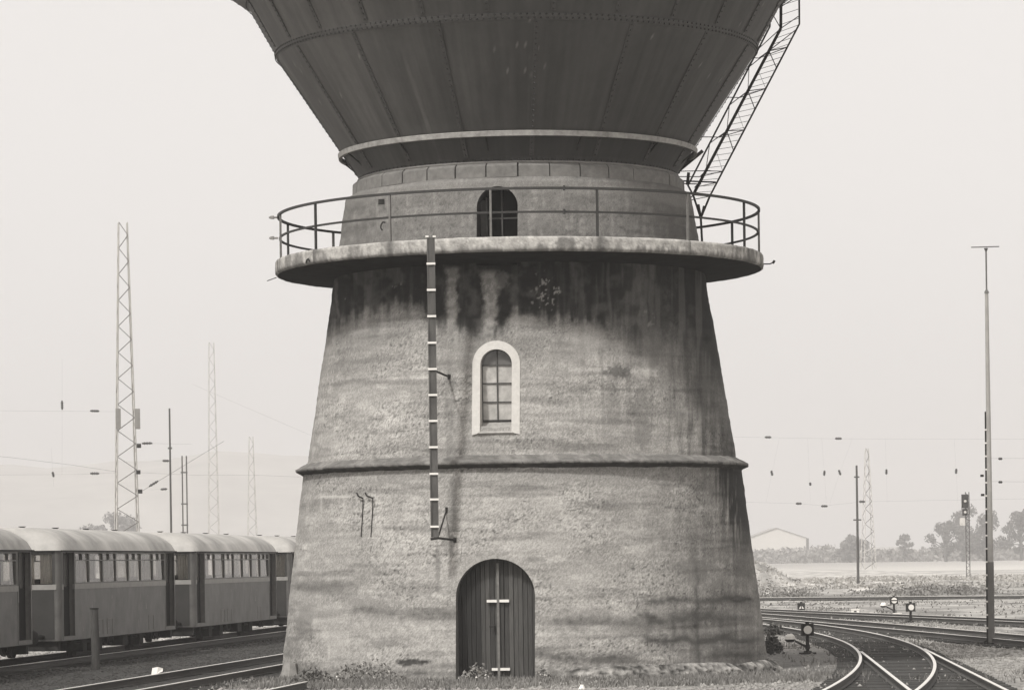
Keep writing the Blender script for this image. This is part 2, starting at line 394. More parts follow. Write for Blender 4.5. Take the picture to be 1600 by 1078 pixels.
def paint_up(F, Z, U, x, y):
    a = concrete_base(U, Z, 2)
    na = fbm(x*.05, y*.05, 4, 7); nb = fbm(x*.16, y*.16, 3, 17); st = fbm(x*.14, y*.016, 4, 57); nd = fbm(x*.3, y*.3, 3, 61)
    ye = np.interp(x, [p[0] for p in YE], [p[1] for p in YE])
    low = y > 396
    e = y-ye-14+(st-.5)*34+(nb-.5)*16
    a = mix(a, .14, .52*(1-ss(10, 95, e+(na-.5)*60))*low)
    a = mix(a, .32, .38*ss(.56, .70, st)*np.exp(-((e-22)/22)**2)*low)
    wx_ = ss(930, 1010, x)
    soot_shade = (1-ss(-16-34*wx_, 14+26*wx_, e+14*wx_))*low  # real soot and the gallery's shadow, painted together into the wall colour
    a = mix(a, .012+.045*ss(.45, .75, na)+.02*ss(.5, .7, st)+.022*wx_, soot_shade*.97)
    for (xc, wd, y0, y1, v, s) in ((706, 10, 418, 514, .30, .9), (764, 14, 424, 520, .30, .95), (1001, 4, 415, 520, .11, .7), (527, 3, 440, 500, .15, .6)):
        xx = xc+(fbm(y*.04+xc, x*0, 3, 13)-.5)*12 + ((y-470)*.0)
        wv = wd*(.55+.5*fbm(y*.06+xc, x*0+5, 3, 2))*(1+.5*ss(440, 415, y))
        a = mix(a, v*(.75+.5*nb), s*(1-ss(.45, 1.45, np.abs(x-xx)/wv+(nd-.5)*.7))*(.75+.25*ss(.4, .6, nb))*ss(y0-6, y0+8, y)*(1-ss(y1-25, y1+20, y)))
    sp = ss(.60, .66, nd)
    a = mix(a, .33, sp*.8*blob(x, y, 852, 458, 20, 24, nb, .8)*low)
    a = mix(a, .20, sp*.8*(blob(x, y, 1012, 495, 10, 14, nb)+blob(x, y, 625, 446, 14, 5, nb)+blob(x, y, 538, 466, 8, 3, nb)).clip(0, 1))
    a = mix(a, .33, .6*blob(x, y, 815, 500, 24, 9, nb)); a = mix(a, .17, .5*blob(x, y, 784, 436, 13, 13, nd))
    a = mix(a, .34, .5*blob(x, y, 915, 530, 30, 26, st, .5))
    a = mix(a, .07, .8*blob(x, y, 968, 581, 26, 9, nd, .8)); a = mix(a, .46, .75*blob(x, y, 1007, 583, 20, 9, nd, .9))
    a = mix(a, .42, .6*blob(x, y, 905, 577, 22, 4, nd)); a = mix(a, .12, .35*blob(x, y, 960, 608, 60, 2.5, nd)); a = mix(a, .10, .5*blob(x, y, 1070, 610, 22, 3, nd))
    a = mix(a, .12, .5*(blob(x, y, 840, 512, 26, 3, nd)))
    a = mix(a, .03, .7*ss(.56, .6, nd)*(blob(x, y, 1042, 468, 12, 14, nb)+blob(x, y, 1052, 498, 14, 10, nb)+blob(x, y, 1020, 480, 9, 9, nb)).clip(0, 1))
    # left dark arc of an old tide line
    for (c0, c1, c2, h, s, xe) in ((592, -.00125, 500, 15, .50, 640), (715, -.0012, 480, 10, .12, 700)):
        yc = c0-8-(x-c2)*.28+((x-c2)**2)*.0011
        a = mix(a, .13, s*np.exp(-((y-yc)/h)**2)*(1-ss(xe-80, xe, x+(nb-.5)*60))*(y > 520)*(.6+.8*nb))
    # right flank, darker overall, with sooty streaks
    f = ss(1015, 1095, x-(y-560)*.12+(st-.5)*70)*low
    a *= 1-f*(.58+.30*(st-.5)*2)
    a = mix(a, .13, .40*ss(.52, .66, fbm(x*.11, y*.008, 3, 71))*ss(840, 960, x)*(1-ss(640, 720, y))*low)
    a = mix(a, .34, .40*ss(.56, .68, fbm(x*.15, y*.011, 3, 76))*ss(1035, 1060, x)*(1-ss(1100, 1120, x))*ss(620, 660, y))
    a = mix(a, .12, .5*blob(x, y, 1002, 645, 14, 70, na)); a = mix(a, .14, .45*blob(x, y, 703, 640, 9, 95, nb))  # right-hand streak, and the gauge board's shadow painted in on the left
    # collar above the gallery
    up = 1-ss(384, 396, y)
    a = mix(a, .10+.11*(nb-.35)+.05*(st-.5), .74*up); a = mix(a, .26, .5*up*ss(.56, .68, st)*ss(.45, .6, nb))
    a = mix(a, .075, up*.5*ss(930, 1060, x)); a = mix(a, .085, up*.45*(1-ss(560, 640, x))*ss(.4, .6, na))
    a = mix(a, .24, .35*up*(1-ss(4, 16, np.abs(y-(286+((x-800)/270)**2*28)))))
    for yc in (704, 712): a *= 1-.12*np.exp(-((y-yc-((x-815)/340)**2*6)/4)**2)
    return np.clip(a, .015, .6)
def relief_c(U, Z):
    return (fbm(U*.8, Z*1.8, 3, 3)-.5)*.04 + (fbm(U*14, Z*26, 3, 8)-.5)*.004 + .006*ss(.5, .62, fbm(U*.5, Z*7.5, 2, 31))
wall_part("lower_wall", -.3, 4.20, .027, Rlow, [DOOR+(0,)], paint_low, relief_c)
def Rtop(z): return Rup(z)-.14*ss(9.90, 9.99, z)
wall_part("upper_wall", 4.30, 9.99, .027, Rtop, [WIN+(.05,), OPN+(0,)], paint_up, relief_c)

def simple_alb(name, prof_pts, n, material, alb_fn, jitter=0.0):
    f = np.linspace(-math.pi, math.pi, n+1)[:-1]
    pr = np.array(prof_pts)
    Fm, I = np.meshgrid(f, np.arange(len(pr)), indexing='ij')
    Rr = pr[I, 0]+(fbm(Fm*30, I*.9, 3, 5)-.5)*jitter; Zr = pr[I, 1]+(fbm(Fm*18, I*.3+4, 3, 6)-.5)*jitter
    X = AX+Rr*np.sin(Fm); Y = AD-Rr*np.cos(Fm)
    a = alb_fn(Fm, Zr, I, *proj(X, Y, Zr))
    return np_mesh(name, np.stack([X-AX, Y-AD, Zr], -1).reshape(-1, 3), grid_faces(n, len(pr), True), material, T, a, smooth=False)
def sub(pr, step):
    o = []
    for (a, b) in zip(pr[:-1], pr[1:]):
        k = max(1, int(math.hypot(b[0]-a[0], b[1]-a[1])/step))
        for i in range(k): o.append((a[0]+(b[0]-a[0])*i/k, a[1]+(b[1]-a[1])*i/k))
    return o+[pr[-1]]
# string course
simple_alb("string_course", sub([(4.46, 4.42), (4.52, 4.39), (4.75, 4.275), (4.752, 4.225), (4.64, 4.17), (4.55, 4.11)], .03), 900, M_con,
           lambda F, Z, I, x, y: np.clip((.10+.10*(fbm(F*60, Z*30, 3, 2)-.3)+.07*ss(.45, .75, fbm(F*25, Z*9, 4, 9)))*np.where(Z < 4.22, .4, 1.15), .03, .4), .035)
# gallery slab
def slab_alb(F, Z, I, x, y):
    nb = fbm(F*50, Z*9, 4, 3); nc = fbm(F*150, Z*30, 2, 8)
    a = .37+.34*(nb-.5)+.18*(nc-.5)
    pa = ((F-R_(-6.4)+math.pi/15) % (2*math.pi/15))-math.pi/15
    a = mix(a, .09, .9*np.exp(-((pa*5.1-.03)/.11)**2)*(fbm(F*6, Z*0+1, 2, 3) > .42))
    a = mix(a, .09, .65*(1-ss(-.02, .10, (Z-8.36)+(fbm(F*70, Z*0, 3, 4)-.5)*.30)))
    a = mix(a, .10, .7*blob(x, y, 880, 380, 24, 10, nb)); a = mix(a, .12, .65*ss(.45, .62, fbm(F*16, Z*2, 3, 6))*(1-ss(520, 660, x)))
    a = mix(a, .10, .7*ss(1090, 1180, x)*ss(.4, .6, fbm(F*30, Z*3, 3, 16)))
    return np.clip(a, .03, .6)
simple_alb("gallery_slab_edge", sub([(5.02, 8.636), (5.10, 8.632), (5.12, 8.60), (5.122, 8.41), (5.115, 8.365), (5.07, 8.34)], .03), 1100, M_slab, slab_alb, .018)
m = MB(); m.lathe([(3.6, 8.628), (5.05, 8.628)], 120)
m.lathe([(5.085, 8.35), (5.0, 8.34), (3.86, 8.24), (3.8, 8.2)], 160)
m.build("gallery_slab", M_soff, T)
# block course and tank bearing ring
m = MB(); NB = 34
for i in range(NB):
    a0 = 2*math.pi*i/NB; a1 = a0+2*math.pi/NB-.006*(1+ .6*random.random()); dr = random.uniform(-.012, .012)
    k = len(m.v); n = 6
    m.lathe([(3.3, 9.97), (3.485+dr, 9.98), (3.475+dr, 10.21), (3.40+dr, 10.27), (3.25, 10.28)], n, a0=a0, a1=a1)
    for q in (0, n): 
        b = [k+q*5+j for j in range(5)]; m.f.append(tuple(b if q == 0 else b[::-1]))
m.build("block_course", mat("concrete blocks", .155, .3, 7, .9, .2), T)
m = MB(); m.lathe([(3.2, 10.0), (3.44, 10.0), (3.44, 10.22), (3.2, 10.24)], 120); m.build("block_joint", M_iron, T)
m = MB(); m.lathe([(3.2, 10.27), (3.40, 10.275), (3.38, 10.32), (3.2, 10.33)], 160); m.build("bearing_ring", mat("mortar ring", .17, .25, 8), T, True)

# ---- tank
TP = [(3.325, 10.30), (3.335, 10.36), (5.02, 12.88), (5.035, 12.98), (5.57, 13.93), (5.62, 14.0), (6.2, 14.40), (6.6, 14.85), (6.85, 15.4), (6.92, 16.0), (6.92, 18.6), (6.5, 19.1), (4.0, 20.2), (1.0, 20.8), (.05, 20.85)]
def tank_alb(F, Z, I, x, y):
    st = fbm(F*22, Z*.35, 4, 12); s2 = fbm(F*70, Z*.6, 3, 19); bl = fbm(F*7, Z*1.2, 4, 23)
    a = .056*(1+(st-.5)*.7)*(1+(s2-.5)*.35)*(1+(bl-.5)*.4)
    a = a*(1+.55*ss(-.10, -.9, F)*ss(-1.5, -.9, F)) 
    a = mix(a, .11, .6*ss(.60, .72, st)*ss(-.2, -.5, F)*(F > -1.2))
    a = a*np.where((Z < 10.86), .62, 1)
    wht = ss(.93, .96, vn(F*230, Z*52, 5))*ss(.62, .7, vn(F*30, Z*7, 9))*.7
    return np.clip(mix(a, .3, wht*.6), .02, .3)
prof = sub(TP, .09)
f = np.linspace(-math.pi, math.pi, 721)[:-1]
Fm, I = np.meshgrid(f, np.arange(len(prof)), indexing='ij'); pr = np.array(prof)
dent = (fbm(Fm*9, pr[I, 1]*1.1, 3, 77)-.5)*.035*ss(10.5, 11.2, pr[I, 1])
Rr = pr[I, 0]+dent; Zr = pr[I, 1]+0*Fm
np_mesh("tank_shell", np.stack([Rr*np.sin(Fm), -Rr*np.cos(Fm), Zr], -1).reshape(-1, 3), grid_faces(720, len(prof), True), M_tank, T,
        tank_alb(Fm, Zr, I, *proj(AX+Rr*np.sin(Fm), AD-Rr*np.cos(Fm), Zr)))
def tankR(z): return float(np.interp(z, [p[1] for p in TP[:10]], [p[0] for p in TP[:10]]))
# lap seams and rivets
rv = MB(); sm = MB()
def rivet(ph, z, r=.017, lift=0.0):
    R = tankR(z)+lift; c = Vector((R*math.sin(ph), -R*math.cos(ph), z)); nrm = Vector((math.sin(ph), -math.cos(ph), -.5)).normalized()
    q = nrm.to_track_quat('Z', 'Y'); k = 5
    ring = [c+q @ Vector((r*math.cos(6.283*i/k), r*math.sin(6.283*i/k), 0)) for i in range(k)]
    rv.add(ring+[c+nrm*r*.9], [(i, (i+1) % k, k) for i in range(k)])
def vseam(ph, z0, z1):
    n = int((z1-z0)/.15); wd = .045
    vs = []
    for i in range(n+1):
        z = z0+(z1-z0)*i/n; R = tankR(z)
        for (dph, l) in ((-wd/R, .006), (-wd/R, .018), (wd/R, .018), (wd/R, .006)):
            vs.append(((R+l+.004)*math.sin(ph+dph), -(R+l+.004)*math.cos(ph+dph), z-l*.3))
    fs = []
    for i in range(n):
        for k in range(3): fs.append((i*4+k, i*4+k+1, i*4+4+k+1, i*4+4+k))
    sm.add(vs, fs)
    L = int((z1-z0)*1.2/.115)
    for i in range(L):
        z = z0+.03+(z1-z0-.06)*i/(L-1)
        rivet(ph, z, .027, .020)
for i in range(16): vseam(R_(4.5+22.5*i), 10.42, 12.86)
for i in range(24): vseam(R_(8.1+14.7*i) if i < 12 else R_(8.1-14.7*(24-i)), 13.04, 14.9)
for (z, rows) in ((12.93, (-.03, .04)), (10.345, (0,)), (14.0, (0,))):
    R = tankR(z)
    for dz in rows:
        n = int(2*math.pi*R/.125)
        for i in range(n): rivet(2*math.pi*i/n+dz, z+dz, .026, .030 if z > 12 else .012)
for z in (12.93,):
    R = tankR(z)
    vs = []; n = 360
    for i in range(n):
        t = 2*math.pi*i/n
        for (dz, l) in ((-.06, -.02), (-.06, .012), (.0, .026), (.055, .030), (.062, .0)):
            rr = tankR(z+dz)+l; vs.append((rr*math.sin(t), -rr*math.cos(t), z+dz))
    fs = [(i*5+k, ((i+1) % n)*5+k, ((i+1) % n)*5+k+1, i*5+k+1) for i in range(n) for k in range(4)]
    sm.add(vs, fs)
sm.build("seam_strips", mat("seam steel", .060, .25, 14, .6), T)
rv.build("rivet_rows", mat("rivet steel", .022, .3, 30, .5), T)
# hoop round the foot of the cone with its brackets
m = MB(); m.lathe([(3.70, 10.765), (3.76, 10.765), (3.765, 10.77), (3.78, 10.865), (3.775, 10.87), (3.735, 10.88), (3.71, 10.86), (3.70, 10.765)], 240)
m.build("hoop", mat("pale hoop steel", .27, .45, 7, .7, .2), T)
for i in range(12):
    m = MB(); t = R_(-100+30*i); s_, c_ = math.sin(t), -math.cos(t)
    m.tube((3.42*s_, 3.42*c_, 10.52), (3.72*s_, 3.72*c_, 10.77), .02, 4)
    m.tube((3.62*s_, 3.62*c_, 10.83), (3.72*s_, 3.72*c_, 10.83), .016, 4)
    m.build("hoop_bracket", M_iron, T)

# ---- openings
def fr(t, n, z):                               # local frame of the openings: sideways, outward, up  (tower-local)
    return (n*math.sin(PHI)+t*math.cos(PHI), -n*math.cos(PHI)+t*math.sin(PHI), z)
def outline(hw, z0, zs, rise, pad=0, n=28, z0b=None):
    hw += pad; rise += pad
    L = [(-hw, z0)]+[(-hw, z0+(zs-z0)*i/12) for i in range(1, 12)]
    L += [(-hw*math.cos(math.pi*i/n), zs+rise*math.sin(math.pi*i/n)) for i in range(n+1)]
    L += [(hw, zs-(zs-z0)*i/12) for i in range(1, 13)]
    return L
def surfn(t, z, Rf): R = float(Rf(z)); return math.sqrt(max(R*R-t*t, 0))
def reveal(name, op, Rf, inner, z0, material, parent=T, lip=.004):
    m = MB(); L = outline(op[0], z0, op[2], op[3])
    vs = []
    for t, z in L:
        vs += [fr(t, surfn(t, z, Rf)+lip, z), fr(t, inner, z)]
    fs = [(2*i, 2*i+1, 2*i+3, 2*i+2) for i in range(len(L)-1)]
    m.add(vs, fs); return m.build(name, material, parent)
def plate(m, L, n, th=.03):
    k = len(m.v); N = len(L)
    m.v += [fr(t, n, z) for t, z in L]+[fr(t, n-th, z) for t, z in L]
    m.f.append(tuple(range(k, k+N))); m.f.append(tuple(range(k+2*N-1, k+N-1, -1)))
    for i in range(N): m.f.append((k+i, k+N+i, k+N+(i+1) % N, k+(i+1) % N))
M_rev = mat("concrete reveal", .15, .35, 12, .9, .3)
# door
reveal("door_reveal", DOOR, Rlow, 4.48, -.2, M_rev)
door = None
NBD = 17
m = MB(); hw = .79
for i in range(NBD):
    a = -hw+2*hw*i/NBD; b = a+2*hw/NBD-.009
    def top(t): return 1.62+.75*math.sqrt(max(0, 1-(min(abs(t), hw)/(hw+.01))**2))
    pro = random.uniform(-.008, .008)+(.02 if i in (9, 11, 13) else 0)
    L = [(a, -.2), (b, -.2), (b, top(b)), ((a+b)/2, top((a+b)/2)), (a, top(a))]
    plate(m, L, 4.56+pro, .04)
door = m.build("door", mat("weathered door boards painted", .05, .5, 9, .8, .4, attr=True, stretch=(9, 9, .35)), T)
rb = np.random.RandomState(12); vv = np.zeros(len(door.data.vertices)); nbv = len(vv)//NBD
for i in range(NBD): vv[i*nbv:(i+1)*nbv] = (.022 if i < 6 else .04)+.035*rb.rand()*(i > 4)+(.02 if i in (11, 14) else 0)  # left boards darker with the reveal's shadow painted in, others vary at random
at_ = door.data.attributes.new("alb", 'FLOAT', 'POINT'); at_.data.foreach_set("value", vv.astype(np.float32))
m = MB(); plate(m, outline(.79, -.2, 1.62, .75), 4.50, .03); m.build("door_backing", M_black, door)
m = MB()
def bar(m, t0, t1, z0, z1, n0, n1):
    vs = [fr(t, n, z) for z in (z0, z1) for n in (n0, n1) for t in (t0, t1)]
    m.add(vs, [(0, 2, 3, 1), (4, 5, 7, 6), (0, 1, 5, 4), (2, 6, 7, 3), (0, 4, 6, 2), (1, 3, 7, 5)])
bar(m, -.002, .048, -.1, 2.27, 4.575, 4.635); m.build("cover_strip", mat("pale batten", .15, .35, 12), door)
for (t0, t1, z) in ((-.20, .0, 1.53), (.05, .24, 1.53), (-.12, .0, .19), (.05, .24, .19)):
    m = MB(); bar(m, t0, t1, z-.026, z+.026, 4.60, 4.635); m.build("white_strap", M_wht, door)
m = MB(); bar(m, -.075, -.045, .92, 1.08, 4.58, 4.60); m.tube(fr(-.06, 4.60, 1.03), fr(-.06, 4.66, 1.03), .014); m.tube(fr(-.06, 4.655, 1.03), fr(-.15, 4.655, 1.03), .011)
m.build("door_handle", M_iron, door)
# window
win = None
m = MB(); inn = outline(WIN[0], WIN[1], WIN[2], WIN[3]); outl = outline(WIN[0]+.17, 4.80, WIN[2], WIN[3]+.17)
N = len(inn); vs = []
for (ti, zi), (to, zo) in zip(inn, outl):
    zi2 = max(zi, 4.84) if zi > WIN[1]+.001 else 4.84
    vs += [fr(ti, 3.98, zi2), fr(ti*1.03, surfn(ti, zi2, Rup)+.035, zi2), fr(to, surfn(to, zo, Rup)+.03, zo), fr(to, surfn(to, zo, Rup)-.06, zo)]
fs = []
for i in range(N-1):
    for k in range(3): fs.append((4*i+k, 4*i+k+1, 4*i+4+k+1, 4*i+4+k))
for b in (0, 4*(N-1)): fs.append((b, b+1, b+2, b+3))
m.add(vs, fs)
win = m.build("window_surround", M_stone, T)
m = MB()
zs0, zs1 = 5.09, 4.835
vs = [fr(-.33, 3.99, zs0), fr(.33, 3.99, zs0), fr(.33, 4.44, zs1+.03), fr(-.33, 4.44, zs1+.03), fr(.36, 4.475, zs1), fr(-.36, 4.475, zs1), fr(.33, 3.95, 4.80), fr(-.33, 3.95, 4.80), fr(.36, 4.42, 4.79), fr(-.36, 4.42, 4.79)]
m.add(vs, [(0, 1, 2, 3), (3, 2, 4, 5), (5, 4, 8, 9), (0, 3, 5, 9, 7), (1, 6, 8, 4, 2)])
m.build("window_sill", mat("sill stone", .30, .3, 12), win)
wn = thing("window_sash", None, None); wn.parent = T
wn.name = "window"
def clipz(t, hwp=.30): return 6.20+.30*math.sqrt(max(0, 1-(t/hwp)**2))
rows = [5.10, 5.46, 5.83, 6.19, 6.52]
for r in range(4):
    for (a, b) in ((-.295, -.012), (.012, .295)):
        m = MB(); z0, z1 = rows[r]+.012, rows[r+1]-.012
        if r < 3: L = [(a, z0), (b, z0), (b, z1), (a, z1)]
        else:
            L = [(a, z0), (b, z0)]+[(b+(a-b)*i/8, max(z0+.001, clipz(b+(a-b)*i/8)-.015)) for i in range(9)]
        plate(m, L, 4.045+random.uniform(-.004, .004), .01)
        m.build("pane", M_glassw if r < 3 else M_glassd, wn)
m = MB()
bar(m, -.011, .011, 5.08, 6.48, 4.03, 4.075)
for z in rows[:-1]: bar(m, -.31, .31, z-.012, z+.012, 4.03, 4.07)
bar(m, -.31, -.29, 5.08, 6.2, 4.03, 4.07); bar(m, .29, .31, 5.08, 6.2, 4.03, 4.07)
m.build("glazing_bars", mat("rusty glazing bar", .07, .4, 20), wn)
m = MB(); plate(m, outline(.34, 4.9, 6.2, .34), 3.99, .02); m.build("window_backing", M_iron, wn)
# opening onto the gallery
reveal("gallery_opening_reveal", OPN, Rup, 3.05, 8.55, mat("dark reveal", .05, .4, 9))
m = MB(); plate(m, outline(.46, 8.5, 9.36, .46), 2.9, .05)
m.build("gallery_opening", M_black, T)
m = MB(); bar(m, -.39, -.28, 8.63, 9.55, 3.2, 3.26); bar(m, -.28, -.25, 8.64, 9.6, 3.12, 3.3); bar(m, .03, .055, 8.64, 9.75, 3.2, 3.26); bar(m, -.4, .4, 9.17, 9.20, 3.18, 3.22); bar(m, -.33, -.13, 8.72, 8.75, 3.4, 3.46)
m.build("broken_door_frame", mat("broken boards", .075, .4, 6), T)

# ---- gallery railing
posts = [R_(-6.4+24*i) for i in range(15)]
RR = 5.045
for i, t in enumerate(posts):
    m = MB(); s_, c_ = math.sin(t), -math.cos(t)
    a = Matrix.Rotation(t, 3, 'Z')
    m.box(-.021, .021, -.021, .021, 0, .95, a, (RR*s_, RR*c_, 8.62))
    m.build("railing_post", M_rail if i % 2 else mat("pale railing post", .15, .3, 15), T)
def circ(r, z, a0=0, a1=360, n=180): return [(r*math.sin(R_(a0+(a1-a0)*i/n)), -r*math.cos(R_(a0+(a1-a0)*i/n)), z) for i in range(n+(0 if a1-a0 == 360 else 1))]
sec = [(-.024, -.024), (.024, -.024), (.024, .024), (-.024, .024)]
m = MB(); m.sweep(circ(RR, 9.575), [(a, b) for a, b in sec], True); m.build("handrail", M_rail, T)
m = MB(); m.sweep(circ(RR-.03, 9.115), [(a*.8, b*.8) for a, b in sec], True); m.build("middle_rail", M_rail, T)
def cyl(R, deg, z): t = R_(deg); return Vector((R*math.sin(t), -R*math.cos(t), z))
for (deg, z) in ((-86, 9.56), (-86, 9.13)):
    m = MB(); m.tube(cyl(5.05, deg, z), cyl(5.24, deg, z), .02); m.tube(cyl(5.16, deg, z-.035), cyl(5.16, deg, z+.035), .03); m.tube(cyl(5.20, deg, z-.03), cyl(5.20, deg, z+.03), .02)
    m.build("insulator_clamp", mat("porcelain clamp", .28, .3, 20), T)
for (deg) in (-1, 10):
    for z in (9.575, 9.115):
        if deg == 10:
            m = MB(); m.tube(cyl(5.06, deg, z-.05), cyl(5.06, deg, z+.05), .025); m.build("rail_coupling", M_rail, T)
m = MB(); m.path([cyl(5.10, 88, 8.46), cyl(5.26, 88, 8.46), cyl(5.33, 88, 8.49)], .013); m.tube(cyl(5.32, 88, 8.47), cyl(5.36, 88, 8.53), .026); m.build("hook_arm", M_iron, T)
m = MB(); m.tube(cyl(5.1, -88, 8.32), cyl(5.30, -88, 8.25), .009); m.build("hook_arm", M_iron, T)
m = MB(); hk = [cyl(5.06, -31.3+dx, z) for dx, z in ((-.3, 9.02), (-.9, 9.03), (-1.4, 8.98), (-1.5, 8.92), (-1.1, 8.87))]
m.path(hk, .016); m.build("cable_hook", M_iron, T)
m = MB(); m.box(-.06, .06, -.04, .04, -.05, .05, None, cyl(5.0, -33, 9.44)); m.build("junction_box", M_iron, T)
m = MB(); m.path([cyl(5.135, -55.6-dx, z) for dx, z in ((0, 8.40), (.5, 8.46), (1.2, 8.44), (1.6, 8.38))], .014); m.build("cable_hook", M_iron, T)

# ---- level gauge board
def TP_(x, y, d): p = P(x, y, d); return Vector((p.x-AX, p.y-AD, p.z))
gb0, gb1 = TP_(675.2, 371, 64.80), TP_(677.5, 839, 64.80)
gx = TP_(676, 600, 64.80).x
gauge = MB(); gauge.box(gx-.078, gx-.052, 0, .07, gb1.z, gb0.z, None, (0, gb0.y, 0)); gauge.box(gx-.052, gx+.06, .02, .04, gb1.z, gb0.z, None, (0, gb0.y, 0)); gauge.box(gx+.06, gx+.078, 0, .07, gb1.z, gb0.z, None, (0, gb0.y, 0))
gauge = gauge.build("gauge_board", mat("grey gauge board", .085, .45, 7, .8, .2, stretch=(1, 1, .3)), T)
for y in (412, 453, 494, 535.5, 576.5, 617, 657.5, 698.5, 740, 780, 822.5):
    z = TP_(676, y, 64.8).z
    m = MB(); m.box(gx-.086, gx+.086, -.012, .0, z-.02, z+.02, None, (0, gb0.y, 0)); m.build("gauge_mark", M_wht, gauge)
for dx in (-.07, .07):
    m = MB(); m.box(gx+dx-.03, gx+dx+.03, -.012, .03, gb0.z-.0, gb0.z+.035, None, (0, gb0.y, 0)); m.build("gauge_mark", M_wht, gauge)
def wallpt(X, z, ext=0):
    R = (Rlow(z) if z < 4.2 else Rup(z))+ext
    return Vector((X, -math.sqrt(R*R-X*X), z))
for (y, dxx) in ((582, .30), (842, .38)):
    z = TP_(676, y, 64.8).z; m = MB(); a = Vector((gx+.06, gb0.y+.05, z+.03 if y == 582 else z+.02)); b = wallpt(gx+dxx, z-.02, -.06)
    m.tube(a, b, .022); m.tube(b+Vector((0, -.07, -.05)), b+Vector((0, -.07, .05)), .035)
    if y == 842:
        m.tube(Vector((gx-.08, gb0.y+.02, z+.0)), a, .026)
        c = wallpt(gx+.22, z+.58, -.05); m.tube(a, c, .016); m.tube(c+Vector((0, -.06, -.06)), c+Vector((0, -.06, .05)), .028)
    m.build("gauge_bracket", M_iron, gauge)
# conduits on the lower wall
for (x0, x1) in ((557, 566), (571, 582)):
    m = MB(); pts = []
    for (x, y, e) in ((x0-1, 769, .10), (x0+1, 774, .09), (x1, 778, .06), (x1-.5, 800, .02), (x1-3, 838, .01)):
        q = TP_(x, y, 66.2); pts.append(wallpt(q.x, q.z, e))
    m.path(pts[:3], .017); m.path(pts[2:], .010); m.build("conduit", M_iron, T)
m = MB(); q = TP_(1211, 1052, 68); 
pts = [TP_(1210, 1044, 68), TP_(1215, 1051, 68), TP_(1214, 1062, 68)]; m.path(pts, .03); m.build("drain_pipe", M_iron, T)

# ---- service ladder up the flank of the tank
LD = thing("service_ladder", None, None); LD.parent = T
dA, dB, dC = 70.6, 70.2, 71.4
def line3(p, q, t): return p+(q-p)*t
A0, A1, A2 = TP_(1083, 305, dA), TP_(1220, 45, dA), TP_(1221, -90, dA)
B0, B1, B2 = TP_(1109, 307, dB), TP_(1249, 38, dB), TP_(1248, -90, dB)
C0, C1, C2 = TP_(1075, 290, dC), TP_(1203, 42, dC), TP_(1203, -90, dC)
F0 = TP_(1095, 341, dB); F1 = TP_(1097, 378, dB)
m = MB(); m.path([A0, A1, A2], .032); m.path([F0, A0], .022); m.build("ladder_rail", M_iron, LD)
m = MB(); m.path([F1, F0], .024); m.path([F0, B0], .022); m.path([B0, B1, B2], .019); m.build("ladder_rail", M_iron, LD)
m = MB(); m.path([A0, C0], .02); m.path([C0, C1, C2], .019); m.build("ladder_rail", M_iron, LD)
nr = 27
rung0 = None
for i in range(nr):
    t = (i+.4)/nr; a = line3(A0, A1, t); b = line3(B0, B1, t); b = b+Vector((0, 0, .05))
    m = MB(); m.tube(a, b, .006, 4); m.build("rung", M_iron, LD)
for i in range(9):
    t = (i+.4)/9; m = MB(); m.tube(line3(A1, A2, t), line3(B1, B2, t)+Vector((0, 0, .05)), .006, 4); m.build("rung", M_iron, LD)
m = MB()
fr_t = [.0, .08, .145, .385, .625, .865]
for t in fr_t:
    a, b, c_ = line3(A0, A1, t), line3(B0, B1, t), line3(C0, C1, t)
    c_ = Vector((c_.x, c_.y, a.z-.03)); b = Vector((b.x+.0, b.y, b.z))
    m.tube(a, b, .012, 4); m.tube(a, c_, .012, 4); m.tube(c_, b, .010, 4)
    rin = tankR(max(10.3, min(a.z, 15)))
    if a.z > 10.3:
        m.tube(c_, Vector((math.sqrt(max(rin**2-1.2**2, 1)), 1.2, a.z-.04)), .012, 4)
for i in range(3):
    t0, t1 = fr_t[2+i], fr_t[3+i]; tm = (t0+t1)/2
    m.tube(line3(A0, A1, t0), line3(C0, C1, tm), .010, 4); m.tube(line3(C0, C1, tm), line3(A0, A1, t1), .010, 4)
    m.tube(line3(A0, A1, t1), line3(B0, B1, tm), .010, 4); m.tube(line3(A0, A1, tm+.0), line3(B0, B1, t0), .004, 4)
m.tube(line3(A0, A1, .865), line3(B0, B1, .97), .010, 4)
for zz in (0, .25, .5): m.tube(line3(A1, A2, zz), line3(B1, B2, zz+.1), .010, 4)
m.tube(line3(C0, C1, .86), A1, .010, 4); m.tube(A1, line3(C1, C2, .2), .010, 4)
m.build("ladder_bracing", M_iron, LD)
m = MB(); m.path([TP_(1058, 269, 70.8), TP_(1098, 236, 70.8)], .05, 4); m.path([TP_(1062, 262, 70.8), TP_(1078, 247, 70.8)], .07, 4)
m.path([TP_(1066, 283, 70.9), TP_(1118, 285, 70.3)], .022, 4); m.path([TP_(1066, 287, 70.9), TP_(1095, 288, 70.3)], .016, 4)
m.path([TP_(1091, 320, 70.3), TP_(1095, 342, 70.2), TP_(1100, 322, 70.2)], .03, 4); m.path([TP_(1076, 270, 71.3), TP_(1074, 289, 71.3)], .045, 4)
m.path([TP_(1060, 268, 71.0), TP_(1110, 267, 70.4)], .012, 4)
m.build("ladder_bracket", M_iron, LD)

